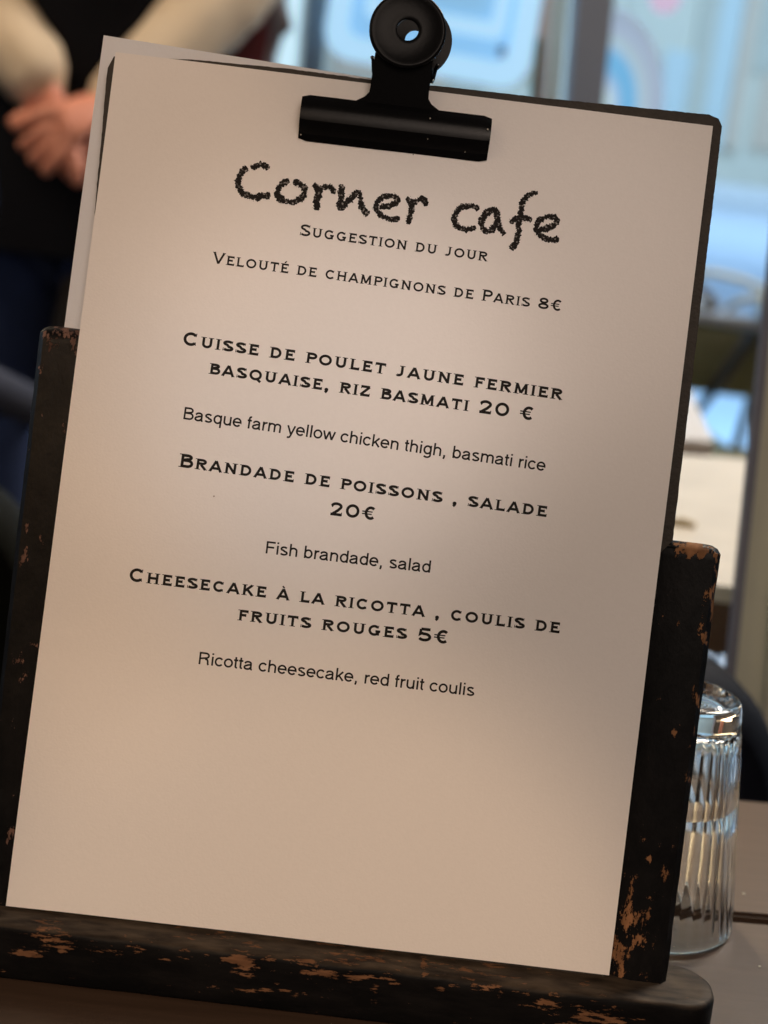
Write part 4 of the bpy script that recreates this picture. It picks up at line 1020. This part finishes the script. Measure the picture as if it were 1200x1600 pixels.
# ================================================================== BULLDOG CLIP
def bulldog():
    cb = PF(617, 201, .003); ct = PF(637, 48, .010)
    ax = Vector((ct.x - cb.x, ct.y - cb.y, 0))
    ex = PF(764, 217) - PF(470, 182); ex.z = 0
    half = ex.length / 2; xh = ex.normalized(); yh = Vector((-xh.y, xh.x, 0))
    CM = PMAT @ Matrix(((xh.x, yh.x, 0, cb.x), (xh.y, yh.y, 0, cb.y), (0, 0, 1, 0), (0, 0, 0, 1)))
    r = empty('bulldog_clip', (CM @ Vector((0, 0, 0))), label='black metal bulldog clip holding the sheets at the top of the board', cat='clip')
    px = 1 / 4480
    dxy = CM.inverted() @ (PMAT @ ct)                     # disc centre in clip frame
    def jaw_profile(bh=34 * px):
        # (y, n) across the bar: lip at the bottom, bulge, then up to the neck
        return [(-bh, .0009), (-bh + .0006, .0016), (-bh + .0022, .0024), (-bh + .0042, .0050), (-.0015, .0068), (.0020, .0072), (.0048, .0064), (bh - .0010, .0052), (bh, .0046)]
    def jaw(name, sgn, off):
        bm = bmesh.new(); th = .0008; nx = 24; G = []
        prof = jaw_profile()
        for (y, n_) in prof:
            row = []
            for i in range(nx + 1):
                x = -half + 2 * half * i / nx
                e = max(0, abs(x) - (half - .0018)) / .0018     # rounded bar ends
                yy = y * (1 - .10 * e * e)
                row.append(bm.verts.new((x, yy, off + sgn * n_)))
            G.append(row)
        for j in range(len(G) - 1):
            for i in range(nx): bm.faces.new((G[j][i], G[j][i + 1], G[j + 1][i + 1], G[j + 1][i]))
        # neck with flared fillets
        neck = []
        yb = prof[-1][0]; ytop = dxy.y - .0085
        for k in range(11):
            t = k / 10; y = yb + (ytop - yb) * t
            hw = .0102 + (.0042 * (1 - t / .24) ** 2 if t < .24 else 0) - .0002 * t
            xc = dxy.x * (y - yb) / (dxy.y - yb) * 1.0
            n_ = .0046 + .0042 * t
            neck.append([bm.verts.new((xc + hw * s, y, off + sgn * n_ + .0)) for s in (-1, -.5, 0, .5, 1)])
        for k in range(10):
            for i in range(4): bm.faces.new((neck[k][i], neck[k][i + 1], neck[k + 1][i + 1], neck[k + 1][i]))
        bmesh.ops.recalc_face_normals(bm, faces=bm.faces)
        geo = bmesh.ops.solidify(bm, geom=list(bm.faces), thickness=th)
        j_ = bmobj(name, bm, M['clip'], r, CM, angle=24)
        # round finger disc with a hole and rolled rim
        bm = bmesh.new(); n = 48; ro = .0132; ri = .0037
        shift = Vector((0, 0, 0)) if sgn > 0 else Vector((.0031, .0046, 0))
        prof2 = [(ri, -.0006), (ri, .0006), (ri + .0004, .0008), (ri + .0015, .0008), (ro - .0022, .0008), (ro - .0012, .0012), (ro - .0004, .0011), (ro, .0006), (ro, -.0006)]
        rings = []
        for k in range(n):
            a = 2 * math.pi * k / n
            rings.append([bm.verts.new((dxy.x + shift.x + q[0] * math.cos(a), dxy.y + shift.y + q[0] * math.sin(a), off + sgn * (.0100 + q[1]))) for q in prof2])
        m_ = len(prof2)
        for k in range(n):
            A, B = rings[k], rings[(k + 1) % n]
            for j in range(m_): bm.faces.new((A[j], A[(j + 1) % m_], B[(j + 1) % m_], B[j]))
        bmobj('finger_disc', bm, M['clip'], j_, CM, angle=50)
        return j_
    jaw('front_jaw', 1, .0006); jaw('rear_jaw', -1, -.0068)
    # spring coil between the jaws, its ends showing either side of the neck
    bm = bmesh.new(); pts = []
    yc = dxy.y - .0100; xc = dxy.x * .85
    for k in range(8 * 12 + 1):
        a = 2 * math.pi * k / 12; pts.append((xc - .0112 + .0230 * k / 96, yc + .0030 * math.cos(a), -.0030 + .0030 * math.sin(a)))
    add_tube(bm, pts, .0007, 6); bmobj('spring', bm, M['clip'], r, CM, smooth=True)
    # a few paint chips to bare steel
    for (x, y, s) in ((672, 186, .00042), (668, 218, .0003), (646, 238, .0004), (762, 203, .0005), (727, 236, .00025), (668, 164, .0004), (470, 209, .0004)):
        q = CM.inverted() @ (PMAT @ PF(x, y, .0075))
        bm = bmesh.new(); nn = .0072 if abs(q.y) < .005 else (.0050 if abs(q.y) < .0068 else .0031)
        add_prism(bm, [(q.x + s * random.uniform(.3, .75) * math.cos(a), q.y + s * random.uniform(.3, .75) * math.sin(a)) for a in [k * 1.05 for k in range(6)]], nn + .0006, nn + .0013)
        bmobj('paint_chip', bm, M['steel'], r, CM)
bulldog()

# ================================================================== DRINKING GLASS (upturned, fluted)
def tumbler():
    RT = .0212; RB = .0335; H = .095
    c = on_table(1013, 1428)
    r = empty('drinking_glass', (c.x, c.y, 0), label='clear fluted drinking glass standing upside down on the table right of the stand', cat='glass')
    NF_ = 36; seg = 432
    # outer profile bottom (rim on table) to top (thick foot), with flutes fading at the two ends
    outer = [(0.0004, 0), (.0014, .0), (.004, .25), (.009, .8), (.02, 1), (.045, 1), (.062, 1), (.076, 1), (.0815, .7), (.0835, .05), (.0865, 0), (.0925, 0), (.0941, 0), (.0950, 0)]
    rad = lambda z: RB + (RT - RB) * z / H
    bm = bmesh.new(); loops = []
    def loop(z, R, am):
        return [bm.verts.new(((R - am * .0009 * (abs(math.sin(NF_ / 2 * 2 * math.pi * k / seg)) ** .9)) * math.cos(2 * math.pi * k / seg), (R - am * .0009 * (abs(math.sin(NF_ / 2 * 2 * math.pi * k / seg)) ** .9)) * math.sin(2 * math.pi * k / seg), z)) for k in range(seg)]
    # inner, from the foot down to the rim
    for (z, R) in ((.0835, .004), (.0834, .012), (.0830, .0160), (.0815, .0182), (.0770, .0198)):
        loops.append(loop(z, R, 0))
    for z, d_ in ((.06, .0027), (.0550, .0028), (.0530, .0036), (.0512, .0036), (.0495, .0027), (.04, .0026), (.02, .0025), (.006, .0024), (.002, .0023)): loops.append(loop(z, rad(z) - d_, 0.0))
    loops.append(loop(.0006, RB - .0018, 0)); loops.append(loop(0.0001, RB - .0011, 0))
    for (z, am) in outer:
        R = rad(z)
        if z < .001: R = RB - .0004
        if z > .094: R = rad(z) - .0004 if z < .0945 else rad(z) - .0016
        if am > .0: R += .0004 * am
        loops.append(loop(z, R, am))
    loops.append(loop(.0948, .0185, 0)); loops.append(loop(.0932, .0165, 0)); loops.append(loop(.0928, .006, 0))
    for a, b in zip(loops[:-1], loops[1:]):
        for k in range(seg): bm.faces.new((a[k], a[(k + 1) % seg], b[(k + 1) % seg], b[k]))
    bm.faces.new(loops[0]); bm.faces.new(loops[-1])
    bmobj('tumbler', bm, M['glass'], r, Matrix.Translation((c.x, c.y, .0002)), angle=60)
tumbler()

# two crumbs on the tabletop
for px_, py_, lab in ((1162, 1397, 'tiny white crumb on the table leaf beyond the dark seam'), (1187, 1511, 'tiny white crumb on the tabletop nearer than the dark seam')):
    q = on_table(px_, py_)
    bm = bmesh.new(); bmesh.ops.create_icosphere(bm, subdivisions=2, radius=.00036)
    for v_ in bm.verts: v_.co = Vector((v_.co.x * 1.5, v_.co.y, v_.co.z * .7 + .00024)) * (1 + .3 * noise.noise(v_.co * 3000))
    o = bmobj('crumb', bm, M['cushion'], None, Matrix.Translation(q), smooth=True); tag(o, lab, 'crumb', 'crumbs on the table')
